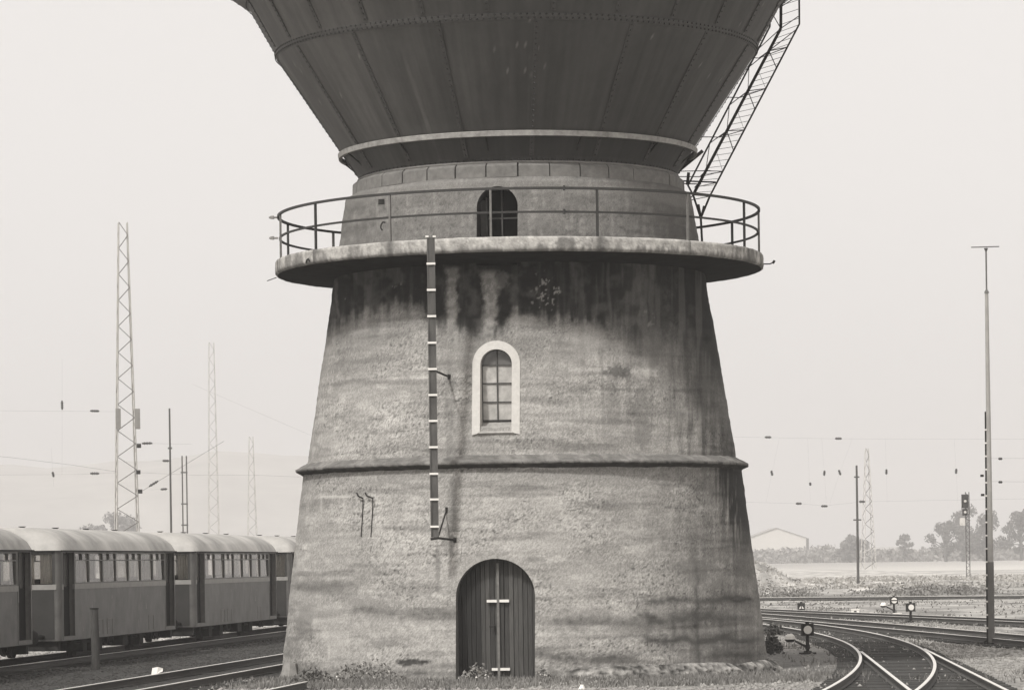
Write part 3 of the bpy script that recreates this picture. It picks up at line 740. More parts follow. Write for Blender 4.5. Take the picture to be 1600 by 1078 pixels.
# ---- rubble foot of the tower
rs = np.random.RandomState(4)
def stones(name, pts, szs, material, parent=None, seed=1, off=(0, 0, 0)):
    r2 = np.random.RandomState(seed); n = len(pts)
    base = np.array([(1, 0, 0), (-1, 0, 0), (0, 1, 0), (0, -1, 0), (0, 0, 1), (0, 0, -1)], float)
    fcs = np.array([(0, 2, 4), (2, 1, 4), (1, 3, 4), (3, 0, 4), (2, 0, 5), (1, 2, 5), (3, 1, 5), (0, 3, 5)])
    V = base[None]*np.asarray(szs)[:, None, None]*(.6+.8*r2.rand(n, 6, 1))
    V[:, :, 2] *= .7
    an = r2.rand(n)*6.28; ca, sa = np.cos(an)[:, None], np.sin(an)[:, None]
    x = V[:, :, 0]*ca-V[:, :, 1]*sa; y = V[:, :, 0]*sa+V[:, :, 1]*ca
    V = np.stack([x, y, V[:, :, 2]], -1)+np.asarray(pts)[:, None, :]-np.array(off)
    Fc = (fcs[None]+(np.arange(n)*6)[:, None, None]).reshape(-1, 3)
    return np_mesh(name, V.reshape(-1, 3), Fc, material, parent, None, False, 3)
# footing lump ring
f = np.linspace(R_(-95), R_(95), 500); hh = np.linspace(0, 1, 12)
Fm, H = np.meshgrid(f, hh, indexing='ij')
nf = fbm(Fm*14, H*3, 4, 9); nf2 = fbm(Fm*60, H*9, 3, 19)
top = .20+.14*(fbm(Fm*3, H*0, 3, 5)-.5)
gap = 1-ss(.13, .16, np.abs(Fm-PHI))*1
Zf = -.2+(top+.2)*H**.8*(1-.9*gap)
Zf = Zf - .45*(1-ss(PHI+.02, PHI+.35, Fm)) ; Rf_ = 5.40-.27*H**2.2+.22*(nf-.5)*(1-H*.6)+.20*(nf2-.5)*(1-H*.5)-gap*.6*(1-0*H)
X = Rf_*np.sin(Fm); Y = -Rf_*np.cos(Fm)
np_mesh("footing", np.stack([X, Y, Zf], -1).reshape(-1, 3), grid_faces(*Fm.shape), M_con, T, np.clip(.15+.55*(nf-.5)+.5*(nf2-.5), .04, .5))

# ---------------------------------------------------------------- railway tracks
def resample(pts, step):
    pts = [Vector(p) for p in pts]; out = [pts[0].copy()]; acc = 0
    for a, b in zip(pts[:-1], pts[1:]):
        L = (b-a).length; d = step-acc
        while d <= L: out.append(a+(b-a)*(d/L)); d += step
        acc = (acc+L) % step
    return out
def smooth_curve(ctrl, n=60):                   # cubic fit X(d)
    ys_ = np.array([p[1] for p in ctrl]); xs_ = np.array([p[0] for p in ctrl])
    deg = min(3, len(ctrl)-1)
    c = np.polyfit(ys_, xs_, deg); yy = np.linspace(ys_.min(), ys_.max(), n)
    return [Vector((float(np.polyval(c, y)), float(y), 0)) for y in yy]
def offs(line, d):
    o = []
    N = len(line)
    for i, p in enumerate(line):
        t = line[min(i+1, N-1)]-line[max(i-1, 0)]; t.z = 0; t.normalize()
        o.append(p+Vector((t.y, -t.x, 0))*d)
    return o
foot = [(-.06, 0), (.06, 0), (.06, .012), (.012, .025), (.010, .095), (.034, .108), (.034, .132), (-.034, .132), (-.034, .108), (-.010, .095), (-.012, .025), (-.06, .012)]
head = [(-.032, .1325), (.032, .1325), (.030, .140), (-.030, .140)]
_sl = [None]
def rail(line, parent, zb=.020):
    m = MB(); m.sweep([p+Vector((0, 0, zb)) for p in line], foot); r = m.build("rail", M_railside, parent)
    m = MB(); m.sweep([p+Vector((0, 0, zb)) for p in line], head); m.build("rail_head", M_railtop, r)
def track(label, center, sl_n=1.0, step=.65, lines=None, sleeper_len=2.5, every=None):
    t = thing("railway_track", label, "railway track", (0, 0, 0), 0, "railway tracks round the tower")
    if lines is None: lines = [offs(center, -.7525), offs(center, .7525)]
    for L in lines: rail(L, t)
    pts = resample(center, step)
    for i, p in enumerate(pts[:100]):
        q = pts[min(i+1, len(pts)-1)]-pts[max(i-1, 0)]; an = math.atan2(q.y, q.x)
        if _sl[0] is None:
            m = MB(); m.box(-.13, .13, -1.25, 1.25, -.10, .016); o = m.build("sleeper", M_sleep, t); _sl[0] = o
        else:
            o = _sl[0].copy(); COL.objects.link(o); o.parent = t
        o.location = (p.x, p.y, random.uniform(-.008, .004)); o.rotation_euler = (0, 0, an+random.uniform(-.015, .015))
        L = sleeper_len/2.5
        if callable(every): L = every(p)
        o.scale = (1, L, 1)
    return t
Apts = [(4.0, 48), (4.97, 54.2), (5.61, 57.7), (6.34, 62.32), (7.02, 67.1), (7.65, 72.61), (8.25, 81.48), (8.48, 87.56), (8.58, 93.41), (8.5, 98.6), (8.38, 103.6), (8.15, 108.5), (7.6, 114.5), (7.0, 120)]
Al = smooth_curve(Apts, 90)
cl = offs(Al, .7525)
Cpts = [(7.28, 45), (7.82, 52.8), (8.3, 59.6), (8.77, 66.3), (9.30, 74.1)]
Cl = [Vector((7.82+(y-52.8)*.0695+.00000*(y-52.8)**2, y, 0)) for y in np.linspace(44, 77, 40)]
Bl = offs(Al, 1.505)
track("pale railed curving track that loops left in front of the switch lantern", cl, lines=[Al, Bl])
Dl = offs(Cl, -1.505)
Dl = [p for p in Dl if p.y < 75.5]
track("straight branch track crossing the curved rails at the frog, bottom right", offs([p for p in Cl if p.y < 74], -.7525), lines=[Cl, Dl])
E1 = [(16.8, 55), (15.6, 68), (14.3, 80), (13.62, 88.8), (13.05, 95), (12.5, 102), (11.75, 109), (11.2, 114), (10.6, 120), (10.05, 125.8), (8.6, 137)]
cE = smooth_curve(E1, 90); track("double bright rails passing behind the switch lanterns", offs(cE, -.7525))
F1_ = [(23, 80), (19.8, 96), (16.94, 110.3), (15.55, 117.4), (14.2, 124), (13.1, 129.1), (11.4, 137), (8.5, 152)]
cF = smooth_curve(F1_, 90); track("dark railed track beyond the two far switch lanterns", offs(cF, -.7525))
cG = [Vector((48-1.33*i, 163+.68*i, 0)) for i in range(45)]
track("farthest single line of rails along the pale field", cG[::-1])
L1 = [Vector((-8.02+(y-58.5)*.1135, y, 0)) for y in np.linspace(46, 150, 80)]
track("dark track between the railbus train and the tower", offs(L1, .7525))
trc = [Vector((-10.75-1.3+.108*(y-71.8), y, 0)) for y in np.linspace(50, 160, 60)]
track("track under the parked railbus train", trc)
Ml = [Vector((-4.32+(y-56.5)*.115, y, 0)) for y in np.linspace(49, 61, 14)]
t = thing("rail_stub", "short lone rail ending at the tower's left foot", "rail"); rail(Ml, t)
trG = [Vector((-26+.108*(y-71.8), y, 0)) for y in np.linspace(70, 230, 60)]
track("empty siding in the light behind the railbus train", trG, step=1.6)

# ---------------------------------------------------------------- railbus train
AL = math.atan(.108)
M_body = mat("weathered coach paint", .105, .42, 2.6, .5, .1, stretch=(1, .8, .7), spec=.5)
M_end = mat("coach end paint with gap shade", .04, .25, 2, .5, spec=.3)  # darker than the sides: shade between the coaches put into the colour
M_trim = mat("light waist band", .27, .2, 5, .5)
M_roof = mat("light coach roof", .34, .5, .9, .6)
M_seatd = mat("dark seats", .07, .3, 3)
M_curt = mat("pale curtains", .78, .2, 9, .9, stretch=(1, 6, 1))
M_pane = mat("coach window glass", .03, .1, 3, .12, spec=.5, trans=.84)
M_pane = bpy.data.materials.new("coach window glass"); M_pane.use_nodes = True
_n = M_pane.node_tree.nodes; _l = M_pane.node_tree.links; _n.remove(_n["Principled BSDF"])
_f = _n.new("ShaderNodeFresnel"); _f.inputs[0].default_value = 1.5; _g = _n.new("ShaderNodeBsdfGlossy"); _g.inputs["Roughness"].default_value = .04
_t = _n.new("ShaderNodeBsdfTransparent"); _t.inputs[0].default_value = (.86, .855, .845, 1); _x = _n.new("ShaderNodeMixShader")
_g.inputs["Color"].default_value = (.9, .89, .88, 1)
_l.new(_f.outputs[0], _x.inputs[0]); _l.new(_t.outputs[0], _x.inputs[1]); _l.new(_g.outputs[0], _x.inputs[2]); _l.new(_x.outputs[0], _n["Material Output"].inputs[0])
M_doord = mat("dark folding door", .012, .3, 3, .8, spec=.1)
def make_coach():
    t = thing("railbus_coach", "x", "railway coach", (0, 0, 0), 0, "coaches of the parked railbus train")
    L, W = 12.7, 1.3
    z0, z1, z2, z3 = .62, 1.80, 1.92, 2.70
    dr = ((.22, 1.30), (L-1.30, L-.22))
    body = MB()
    for s in (-1, 1):
        x0, x1 = (W-.05, W) if s > 0 else (-W, -W+.05)
        for (a, b) in ((.12, dr[0][0]), (dr[0][1], dr[1][0]), (dr[1][1], L-.12)):
            body.box(x0, x1, a, b, z0, z1)
        for (a, b) in dr: body.box(x0, x1, a, b, z0, z0+.10)
        body.box(x0, x1, .12, L-.12, 2.655, z3)
    for (ya, yb) in ((0, .05), (L-.05, L)):
        body.box(-W+.13, W-.13, ya, yb, z0, z1)
    # rounded corners
    for sx in (-1, 1):
        for ye, sy in ((0, 1), (L, -1)):
            n = 6; vs = []
            for i in range(n+1):
                a = math.pi/2*i/n
                x = sx*(W-.13+.13*math.sin(a)); y = ye+sy*(.12-.12*math.cos(a))
                vs += [(x, y, z0), (x, y, z3)]
            body.add(vs, [(2*i, 2*i+2, 2*i+3, 2*i+1) for i in range(n)])
    b = body.build("body", M_body, t)
    rc = random.Random(3)
    for s in (1, -1):
        for k in range(22):
            y = rc.uniform(1.5, L-1.6); z = rc.choice((.72, .85, 1.2, 1.45))+rc.uniform(-.06, .1); hh = rc.uniform(.05, .22); ww = rc.uniform(.02, .10)
            q = MB(); x = s*(W+.002); q.add([(x, y, z), (x, y+ww, z+.01), (x, y+ww*.8, z+hh), (x, y+ww*.3, z+hh*.9)], [(0, 1, 2, 3)]); q.build("paint_wear", mat("worn paint patch", .24, .5, 12, .7), b)
    for (ya, yb) in ((-.012, -.002), (L+.002, L+.012)):
        e = MB(); e.box(-W+.16, W-.16, ya, yb, z0+.04, z1); e.build("end_panel", M_end, t)
    m = MB()
    for s in (-1, 1):
        x0, x1 = (W-.04, W+.015) if s > 0 else (-W-.015, -W+.04)
        for (a, c) in ((.12, dr[0][0]), (dr[0][1], dr[1][0]), (dr[1][1], L-.12)): m.box(x0, x1, a, c, z1, z2)
    for (ya, yb) in ((-.015, .04), (L-.04, L+.015)): m.box(-W+.1, W-.1, ya, yb, z1, z2)
    m.build("waist_band", M_trim, t)
    # floor, inside
    m = MB(); m.box(-W+.06, W-.06, .06, L-.06, .60, .66); m.build("floor", M_iron, t)
    m = MB()
    for k in range(7):
        y = 1.9+k*1.42
        for s in (-1, 1): m.box(s*.75-.42, s*.75+.42, y-.06, y+.06, .66, 1.98+.08*((k*7) % 3)/3)
    m.box(-W+.06, W-.06, 1.36, 1.42, .66, 1.88); m.box(-W+.06, W-.06, L-1.42, L-1.36, .66, 1.88)
    m.build("seats", M_seatd, t)
    # side windows
    n = 7; a0, a1 = dr[0][1]+.10, dr[1][0]-.10; wdt = (a1-a0)/n
    for s in (1, -1):
        for k in range(n):
            ya, yb = a0+k*wdt+.045, a0+(k+1)*wdt-.045
            fr_ = MB(); xa, xb = (W-.045, W+.004) if s > 0 else (-W-.004, -W+.045)
            fr_.box(xa, xb, ya-.045, ya, z2, 2.655); fr_.box(xa, xb, yb, yb+.045, z2, 2.655)
            fr_.box(xa, xb, ya, yb, z2, z2+.035); fr_.box(xa, xb, ya, yb, 2.46, 2.485); fr_.box(xa, xb, ya, yb, 2.63, 2.655)
            if k % 2 == 0: fr_.box(xa, xb, (ya+yb)/2-.012, (ya+yb)/2+.012, 2.485, 2.63)
            w_ = fr_.build("window", M_trim if False else mat("dull window frame", .13, .2, 6, .5), t)
            tz = random.choice((-.022, -.018, -.026, -.02, .006))+random.uniform(-.004, .004); xg = s*(W-.03); p = MB(); q1 = xg-s*tz*.35; q2 = xg+s*tz*.35; ty = random.uniform(-.006, .006)
            p.add([(q1-ty, ya, z2+.035), (q1+ty, yb, z2+.035), (q2+ty, yb, 2.63), (q2-ty, ya, 2.63)], [(0, 1, 2, 3)]); p.build("pane", M_pane, w_)
        if s > 0:
            for k in (1, 2, 4, 5, 6):  # pale curtains added to brighten these side windows
                cu = MB(); ya = a0+k*wdt+.07; wd_ = .28 if k != 5 else .5; vs = []
                for i in range(9): vs += [(s*(W-.10)+.015*(i % 2), ya+wd_*i/8, z2+.03), (s*(W-.10)+.015*(i % 2), ya+wd_*i/8, 2.62)]
                cu.add(vs, [(2*i, 2*i+2, 2*i+3, 2*i+1) for i in range(8)]); cu.build("curtain", M_curt, t)
    # narrow window frames beside the doors
    for s in (-1, 1):
        xa, xb = (W-.045, W+.002) if s > 0 else (-W-.002, -W+.045)
        for (a, c) in ((.12, dr[0][0]), (dr[0][1], a0), (a1, dr[1][0]), (dr[1][1], L-.12)):
            m = MB(); m.box(xa, xb, a, c, z2, 2.655); m.build("pillar", M_body, t)
    # doors
    for s in (1, -1):
        for (a, c) in dr:
            m = MB(); xi = s*(W-.14)
            m.box(xi-.02, xi+.02, a, c, z0+.10, 1.86); m.box(xi-.02, xi+.02, a, a+.12, 1.86, 2.66); m.box(xi-.02, xi+.02, c-.12, c, 1.86, 2.66); m.box(xi-.02, xi+.02, (a+c)/2-.05, (a+c)/2+.05, 1.86, 2.66)
            d = m.build("door", M_doord, t)
            m = MB(); m.box(xi-.004, xi+.004, a+.12, c-.12, 1.86, 2.64); m.build("pane", M_glassd, d)
            m = MB(); m.tube((xi+s*.05, (a+c)/2-.2, 1.55), (xi+s*.05, (a+c)/2-.2, 1.85), .018); m.build("handle", M_pale, d)
            m = MB(); xa, xb = (W-.15, W+.01) if s > 0 else (-W-.01, -W+.15)
            m.box(xa, xb, a-.05, a, z0+.02, z3); m.box(xa, xb, c, c+.05, z0+.02, z3); m.box(xa, xb, a, c, z0+.02, z0+.09)
            m.build("door_frame", mat("door frame metal", .15, .2, 8, .5), t)
    # end windows with curtains
    for ye, sy in ((0, 1), (L, -1)):
        m = MB()
        for (xa, xb) in ((-1.17, -1.10), (-.48, -.40), (.40, .48), (1.10, 1.17)): m.box(xa, xb, min(ye, ye+sy*.05), max(ye, ye+sy*.05), z2, 2.655)
        m.box(-1.17, 1.17, min(ye, ye+sy*.05), max(ye, ye+sy*.05), 2.62, 2.70)
        e_ = m.build("end_window", M_end, t)
        m = MB()
        for (xa, xb) in ((-1.10, -.48), (-.40, .40), (.48, 1.10)): m.box(xa, xb, ye+sy*.02-.003, ye+sy*.02+.003, z2, 2.62)
        m.build("pane", M_pane, e_)
        m = MB()
        for (xa, xb) in ((-1.08, -.86), (-.66, -.5), (.5, .66), (.80, 1.08)):
            k = 8
            vs = []
            for i in range(k+1):
                x = xa+(xb-xa)*i/k; y = ye+sy*(.10+.02*(i % 2)); vs += [(x, y, z2+.02), (x, y, 2.62)]
            m.add(vs, [(2*i, 2*i+2, 2*i+3, 2*i+1) for i in range(k)])
        m.build("curtain", M_curt, e_)
    # roof
    m = MB(); st = []
    ysn = [-.05, .0, .08, .2, .4, .7, 1.1]+[1.6+i*(L-3.2)/8 for i in range(9)]+[L-1.1, L-.7, L-.4, L-.2, L-.08, L, L+.05]
    nx = 25; vs = []
    for y in ysn:
        d = min(y+.05, L+.05-y); h = .55*(1-(1-min(d/.6, 1))**2.6)**.42 if d > 0 else 0
        h = max(h, .0)
        for i in range(nx):
            u = -1+2*i/(nx-1); hw_ = 1.345-(.12*(1-min(d/.25, 1))**2)
            vs.append((hw_*u, y, 2.70+h*(1-abs(u)**2.7)**.62))
    fs = []
    for j in range(len(ysn)-1):
        for i in range(nx-1): fs.append((j*nx+i, j*nx+i+1, (j+1)*nx+i+1, (j+1)*nx+i))
    m.add(vs, fs)
    rf = m.build("roof", M_roof, t, True)
    m = MB(); m.box(-1.35, -1.31, 0, L, 2.675, 2.705); m.box(1.31, 1.35, 0, L, 2.675, 2.705); m.build("gutter", M_iron, rf)
    for k in range(4):
        y = 1.6+k*3.2; m = MB(); m.tube((0, y, 3.22), (0, y, 3.27), .06, 8); m.tube((0, y, 3.27), (0, y, 3.285), .09, 8); m.build("roof_vent", M_iron, rf)
    # hatches on the side
    for s in (1, -1):
        for y in (3.6, 4.6, 9.3):
            m = MB(); x = s*(W+.004)
            for (ya, yb, za, zb) in ((y, y+.02, .68, 1.05), (y+.55, y+.57, .68, 1.05), (y, y+.57, 1.04, 1.06)): m.box(x-.006, x+.006, ya, yb, za, zb)
            m.build("hatch_frame", mat("hatch edge", .22, .2, 8), t)
    # running gear
    m = MB(); m.box(-.5, -.4, .1, L-.1, .45, .60); m.box(.4, .5, .1, L-.1, .45, .60)
    m.box(-1.1, 1.1, 4.4, 4.9, .28, .6); m.box(.5, 1.15, 6.9, 7.5, .34, .6); m.box(-1.2, 1.2, .1, .3, .40, .6); m.box(-1.2, 1.2, L-.3, L-.1, .4, .6)
    for y in (3.25, 9.45):
        m.tube((-.75, y, .46), (.75, y, .46), .07, 8)
        for s in (-1, 1): m.box(s*.95-.12, s*.95+.12, y-.22, y+.22, .30, .58); m.box(s*.98-.03, s*.98+.03, y-.8, y+.8, .50, .55)
    m.build("underframe", M_iron, t)
    for y in (3.25, 9.45):
        for s in (-1, 1):
            m = MB(); m.tube((s*.70, y, .46), (s*.80, y, .46), .31, 24); m.tube((s*.68, y, .46), (s*.70, y, .46), .335, 24); m.tube((s*.80, y, .46), (s*.84, y, .46), .1, 12)
            m.build("wheel", M_iron, t)
    for ye, sy in ((0, -1), (L, 1)):
        for s in (-1, 1):
            m = MB(); m.tube((s*.85, ye, .72), (s*.85, ye+sy*.95, .72), .06, 10); m.tube((s*.85, ye+sy*.95, .72), (s*.85, ye+sy*1.0, .72), .17, 14); m.build("buffer", M_iron, t)
        m = MB(); m.path([(0, ye, .7), (0, ye+sy*1.15, .62)], .06)
        for s in (-.35, .35, .55): m.path([(s, ye, .7), (s, ye+sy*.4, .45), (s*.9, ye+sy*.8, .38), (s*.8, ye+sy*1.2, .42)], .022)
        m.build("coupling", M_iron, t)
    m = MB()
    for (y, w_) in ((.6, .0), (5.6, .0), (6.2, 0), (11.2, 0), (11.6, 0)):
        m.path([(1.0, y-.3, .6), (1.0, y-.1, .42), (1.0, y+.15, .40), (1.0, y+.35, .6)], .022)
    m.build("brake_hoses", M_iron, t)
    return t
labels = ["railbus coach cut by the left edge of the photo, before the wooden post", "railbus coach with its long row of windows behind the wooden post", "railbus coach behind the twin poles, one before the tower hides the train", "railbus coach mostly hidden behind the left foot of the tower"]
c0 = make_coach()
tv = Vector((math.sin(AL), math.cos(AL), 0)); side = Vector((math.cos(AL), -math.sin(AL), 0))
# near door start of coach 1 lies at distance 76.7 on the side plane
base1 = Vector((-18.63+.108*76.45, 76.45, 0)) - side*1.3
for k in range(4):
    o = c0 if k == 0 else copy_tree(c0)
    o.location = base1 + tv*((k-1)*15.25-.0) + Vector((0, 0, .0)); o.rotation_euler = (0, 0, -AL); o["label"] = labels[k]

# ---------------------------------------------------------------- signals, lanterns, posts
def lantern(name, label, p, h, face, rz=0, weight=-1, sc=1.0):
    t = thing(name, label, "switch lantern", p, rz, "switch lanterns beside the tracks")
    m = MB(); m.tube((0, 0, 0), (0, 0, .06), .10, 10); m.tube((0, 0, .0), (0, 0, h-.26), .042, 8); m.tube((0, 0, .1), (0, 0, .2), .06, 8); m.box(-.2, .2, -.1, .1, -.02, .02)
    m.build("post", M_iron, t)
    m = MB(); m.box(-.145, .145, -.13, .13, h-.28, h+.01); m.tube((0, 0, h+.01), (0, 0, h+.06), .05, 8); hb = m.build("lantern_box", M_iron, t)
    m = MB()
    if face == "disc": m.tube((0, -.131, h-.135), (0, -.138, h-.135), .10, 24)
    elif face == "bar":
        m.tube((0, -.131, h-.135), (0, -.138, h-.135), .115, 24)
    else:
        m.add([(-.11, -.136, h-.22), (-.02, -.136, h-.10), (-.02, -.136, h-.22)], [(0, 2, 1)]); m.add([(.11, -.136, h-.22), (.02, -.136, h-.10), (.02, -.136, h-.22)], [(0, 1, 2)])
    m.build("lantern_face", M_wht, hb)
    if face == "bar":
        m = MB(); m.box(-.12, .12, -.146, -.139, h-.155, h-.115); m.build("face_bar", M_iron, hb)
    if weight:
        m = MB(); m.tube((0, 0, .14), (weight*.30, -.02, .30), .026, 6); m.build("lever", M_iron, t)
        m = MB()
        for (za, zb, ra, rb) in ((.27, .31, .08, .12),): m.tube((weight*.42, -.02, .27), (weight*.42, -.02, .34), .08, 14, .14)
        wlow = m.build("counterweight", M_iron, t)
        m = MB(); m.tube((weight*.42, -.02, .341), (weight*.42, -.02, .41), .14, 14, .12); m.tube((weight*.42, -.02, .411), (weight*.42, -.02, .47), .12, 14, .06); m.build("painted_top", M_wht, wlow)
    return t
lantern("switch_lantern", "black square switch lantern with round white face nearest the tower", G(1262, 1020), .70, "disc", 0, -1)
lantern("switch_lantern", "far switch lantern with two small white arrows near the tower's edge", G(1252, 958), .42, "arrow", 0, 0)
lantern("switch_lantern", "switch lantern with a barred white face beside a white counterweight", G(1397, 959), .68, "bar", 0, -1)
lantern("switch_lantern", "pale round faced switch lantern, right one of the far pair", G(1423, 972), .66, "disc", R_(4), 0)
def small_box(name, label, cat, p, wx, wy, h, mt):
    t = thing(name, label, cat, p, random.uniform(-.2, .2))
    m = MB(); m.box(-wx, wx, -wy, wy, -.03, h); m.box(-wx-.02, wx+.02, -wy-.02, wy+.02, h, h+.03); m.build("case", mt, t)
    m = MB(); m.box(-wx*.3, wx*.3, -wy-.03, -wy, h*.4, h*.7); m.build("hasp", M_iron, t)
small_box("point_motor_box", "small white point motor box on the rails left of the lantern pair", "motor box", G(1337, 958), .16, .2, .16, M_wht)
small_box("point_motor_box", "small white point motor box at the foot of the lantern pair", "motor box", G(1402, 964), .15, .2, .13, M_wht)
small_box("point_lock_box", "small black box on the rail above the nearest lantern", "motor box", G(1262, 968), .06, .1, .12, M_iron)
# striped marker on the far track
p = G(1400, 918); t = thing("striped_marker", "low black and white striped marker beyond the farthest rails", "marker", p)
m = MB(); m.box(-.5, .5, -.02, .02, .0, .42); m.build("board", M_wht, t)
for k in range(3):
    m = MB(); m.add([(-.42+k*.32, -.03, .02), (-.28+k*.32, -.03, .02), (-.12+k*.32, -.03, .40), (-.26+k*.32, -.03, .40)], [(0, 1, 2, 3)]); m.build("stripe", M_iron, t)
# wooden post
p = G(150, 1045); t = thing("wooden_post", "short weathered wooden post standing before the railbus train", "post", p)
m = MB(); m.tube((0, 0, -.2), (-.02, 0, 1.36), .10, 12, .088, False); m.build("shaft", M_wood, t, True)
m = MB(); m.tube((-.02, 0, 1.355), (-.02, 0, 1.385), .10, 12); m.build("cap", M_iron, t)
# pale block at the left foot, paper on the track
p = G(452, 1058); t = thing("stone_block", "pale conical stone block at the left foot of the tower", "stone", p)
m = MB(); m.tube((0, 0, -.1), (.03, 0, .30), .24, 7, .13); m.build("stone", mat("pale boulder", .24, .3, 8, .9, .4), t)
p = G(245, 1064); t = thing("paper_scrap", "crumpled white paper between the rails at lower left", "litter", p)
m = MB(); m.add([(-.11, 0, .13), (.0, -.03, .15), (.12, .02, .20), (-.09, .03, .27), (.03, .0, .29), (.12, .05, .26), (-.02, .10, .2)], [(0, 1, 4, 3), (1, 2, 5, 4), (3, 4, 6), (4, 5, 6)]); m.build("sheet", M_wht, t)
p = G(909, 1076); t = thing("white_stone", "small white stone on the ground right of the door", "stone", p)
m = MB(); m.tube((0, 0, -.02), (.01, 0, .08), .07, 6, .03); m.build("stone", M_wht, t)

# tall lighting mast, right
p = G(1548, 1006); d = p.y
t = thing("tall_mast", "tall pale steel mast with climbing irons and T-shaped top, right", "mast", p)
def zz_(x, y): return P(x, y, d).z
m = MB(); ztop = zz_(1539, 456); zmid = zz_(1546, 879)
m.tube((0.02, 0, zmid), (0.02, 0, ztop), .078, 12, .045, False); m.build("pole", mat("pale mast paint", .34, .15, 3, .6), t, True)
m = MB(); m.tube((0.02, 0, 0), (0.02, 0, zmid+.02), .088, 12, None, False); m.build("pole_sleeve", mat("tarred mast foot", .13, .2, 4, .7), t, True)
m = MB(); m.tube((0.02, 0, ztop), (0.02, 0, zz_(1538, 388)), .022, 6); m.tube((0.02, 0, ztop-.03), (0.02, 0, ztop+.05), .07, 8, .03); m.tube((.02, 0, zz_(1538, 388)-.09), (.02, 0, zz_(1538, 388)), .02, 6, .06); m.build("top_pipe", mat("dull top pipe", .12, .2, 4, .7), t)
m = MB(); z = zz_(1538, 386); m.tube((-.36, 0, z-.005), (.36, 0, z+.005), .014, 6); m.build("cross_bar", mat("dull top pipe", .12), t)
m = MB(); vs_ = [(-.105, -.02, .05), (-.066, -.02, .05), (-.105, .02, .05), (-.066, .02, .05), (-.072, -.02, ztop*.66), (-.040, -.02, ztop*.66), (-.072, .02, ztop*.66), (-.040, .02, ztop*.66)]; m.add(vs_, [(0, 2, 3, 1), (4, 5, 7, 6), (0, 1, 5, 4), (2, 6, 7, 3), (0, 4, 6, 2), (1, 3, 7, 5)]); m.build("ladder_strip", M_iron, t)
for k in range(16):
    z = .4+k*.34; m = MB(); xo = .048*z/ztop; m.box(-.112+xo*1.0, -.06+xo*1.0, -.03, .03, z, z+.04); m.build("climbing_iron", M_wht, t)
for (x, y) in ((1535, 743), (1536, 773)):
    m = MB(); q = P(x, y, d); m.box(q.x-p.x-.05, q.x-p.x+.03, -.04, .04, q.z-.03, q.z+.03); m.build("lamp_socket", M_iron, t)
m = MB(); m.box(-.35, .35, -.06, .06, -.03, .05); m.box(-.06, .06, -.35, .35, -.03, .04); m.build("base_cross", M_iron, t)
m = MB(); m.path([(-.10, 0, .1), (-.22, 0, .02), (-.3, 0, -.02)], .02); m.build("earth_cable", M_iron, t)

# ---------------------------------------------------------------- far masts
def lattice_mast(label, x0, y0, x1, y1, dist, wb, wt, panels, mleg, mlace, boxes=True, rl=.03, base_y=None, group="lattice masts in the haze"):
    b = P(x0, y0, dist); tp = P(x1, y1, dist); bz = 0
    t = thing("lattice_mast", label, "lattice mast", (b.x, dist, 0), R_(12), group)
    H = tp.z
    def wz(z): return (wb+(wt-wb)*z/H)/2
    for sx in (-1, 1):
        for sy in (-1, 1):
            m = MB(); m.tube((sx*wz(0), sy*wz(0), -.2), (sx*wz(H), sy*wz(H), H), rl, 4, rl*.7); m.build("leg", mleg, t)
    m = MB()
    for i in range(panels):
        z0 = H*i/panels; z1 = H*(i+1)/panels; zm = (z0+z1)/2
        for sy in (-1,):
            m.tube((-wz(z0), sy*wz(z0), z0), (wz(zm), sy*wz(zm), zm), rl*.75, 4); m.tube((wz(zm), sy*wz(zm), zm), (-wz(z1), sy*wz(z1), z1), rl*.6, 4)
        for sx in (-1, 1):
            m.tube((sx*wz(z0), -wz(z0), z0), (sx*wz(zm), wz(zm), zm), rl*.4, 4); m.tube((sx*wz(zm), wz(zm), zm), (sx*wz(z1), -wz(z1), z1), rl*.4, 4)
    m.build("lacing", mlace, t)
    return t, H, wz
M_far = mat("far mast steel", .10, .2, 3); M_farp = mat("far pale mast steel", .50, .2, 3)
lm, H, wz = lattice_mast("tall tapering lattice mast rising behind the railbus train", 199, 870, 196, 348, 165, 1.28, .42, 15, mat("mast leg steel", .42, .2, 3), mat("mast brace steel", .16, .2, 3), rl=.04)
for (x, y) in ((183, 655), (213, 655)):
    q = P(x, y, 165); m = MB(); xx = q.x-lm.location.x; m.box(xx-.12, xx+.12, -.7, -.5, q.z-.5, q.z+.5); m.build("switch_box", mat("mast box", .22, .2, 3), lm)
for (x, y) in ((214, 738), (215, 697), (217, 768)):
    q = P(x, y, 165); m = MB(); xx = q.x-lm.location.x; m.box(xx-.10, xx+.10, -.75, -.55, q.z-.1, q.z+.1); m.build("wire_clamp", M_iron, lm)
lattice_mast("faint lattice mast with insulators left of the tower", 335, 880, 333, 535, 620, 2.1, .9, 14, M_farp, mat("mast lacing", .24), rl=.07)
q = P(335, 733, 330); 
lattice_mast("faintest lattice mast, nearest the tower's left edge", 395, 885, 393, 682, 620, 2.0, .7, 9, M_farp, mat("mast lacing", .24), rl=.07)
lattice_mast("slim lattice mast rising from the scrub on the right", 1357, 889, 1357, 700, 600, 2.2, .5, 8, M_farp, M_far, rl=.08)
def pole(label, pts, dist, r, mt, cat="pole", name="slim_pole", group=None, arms=()):
    (x0, y0), (x1, y1) = pts
    b = P(x0, y0, dist); tp = P(x1, y1, dist)
    t = thing(name, label, cat, (b.x, dist, 0), 0, group)
    m = MB(); m.tube((0, 0, -.2), (0, 0, tp.z), r, 8, r*.7); m.build("shaft", mt, t)
    for (ay, w_) in arms:
        z = P(x0, ay, dist).z; m = MB(); m.box(-w_, w_, -.04, .04, z-.05, z+.05); m.build("arm", mt, t)
    return t, tp.z
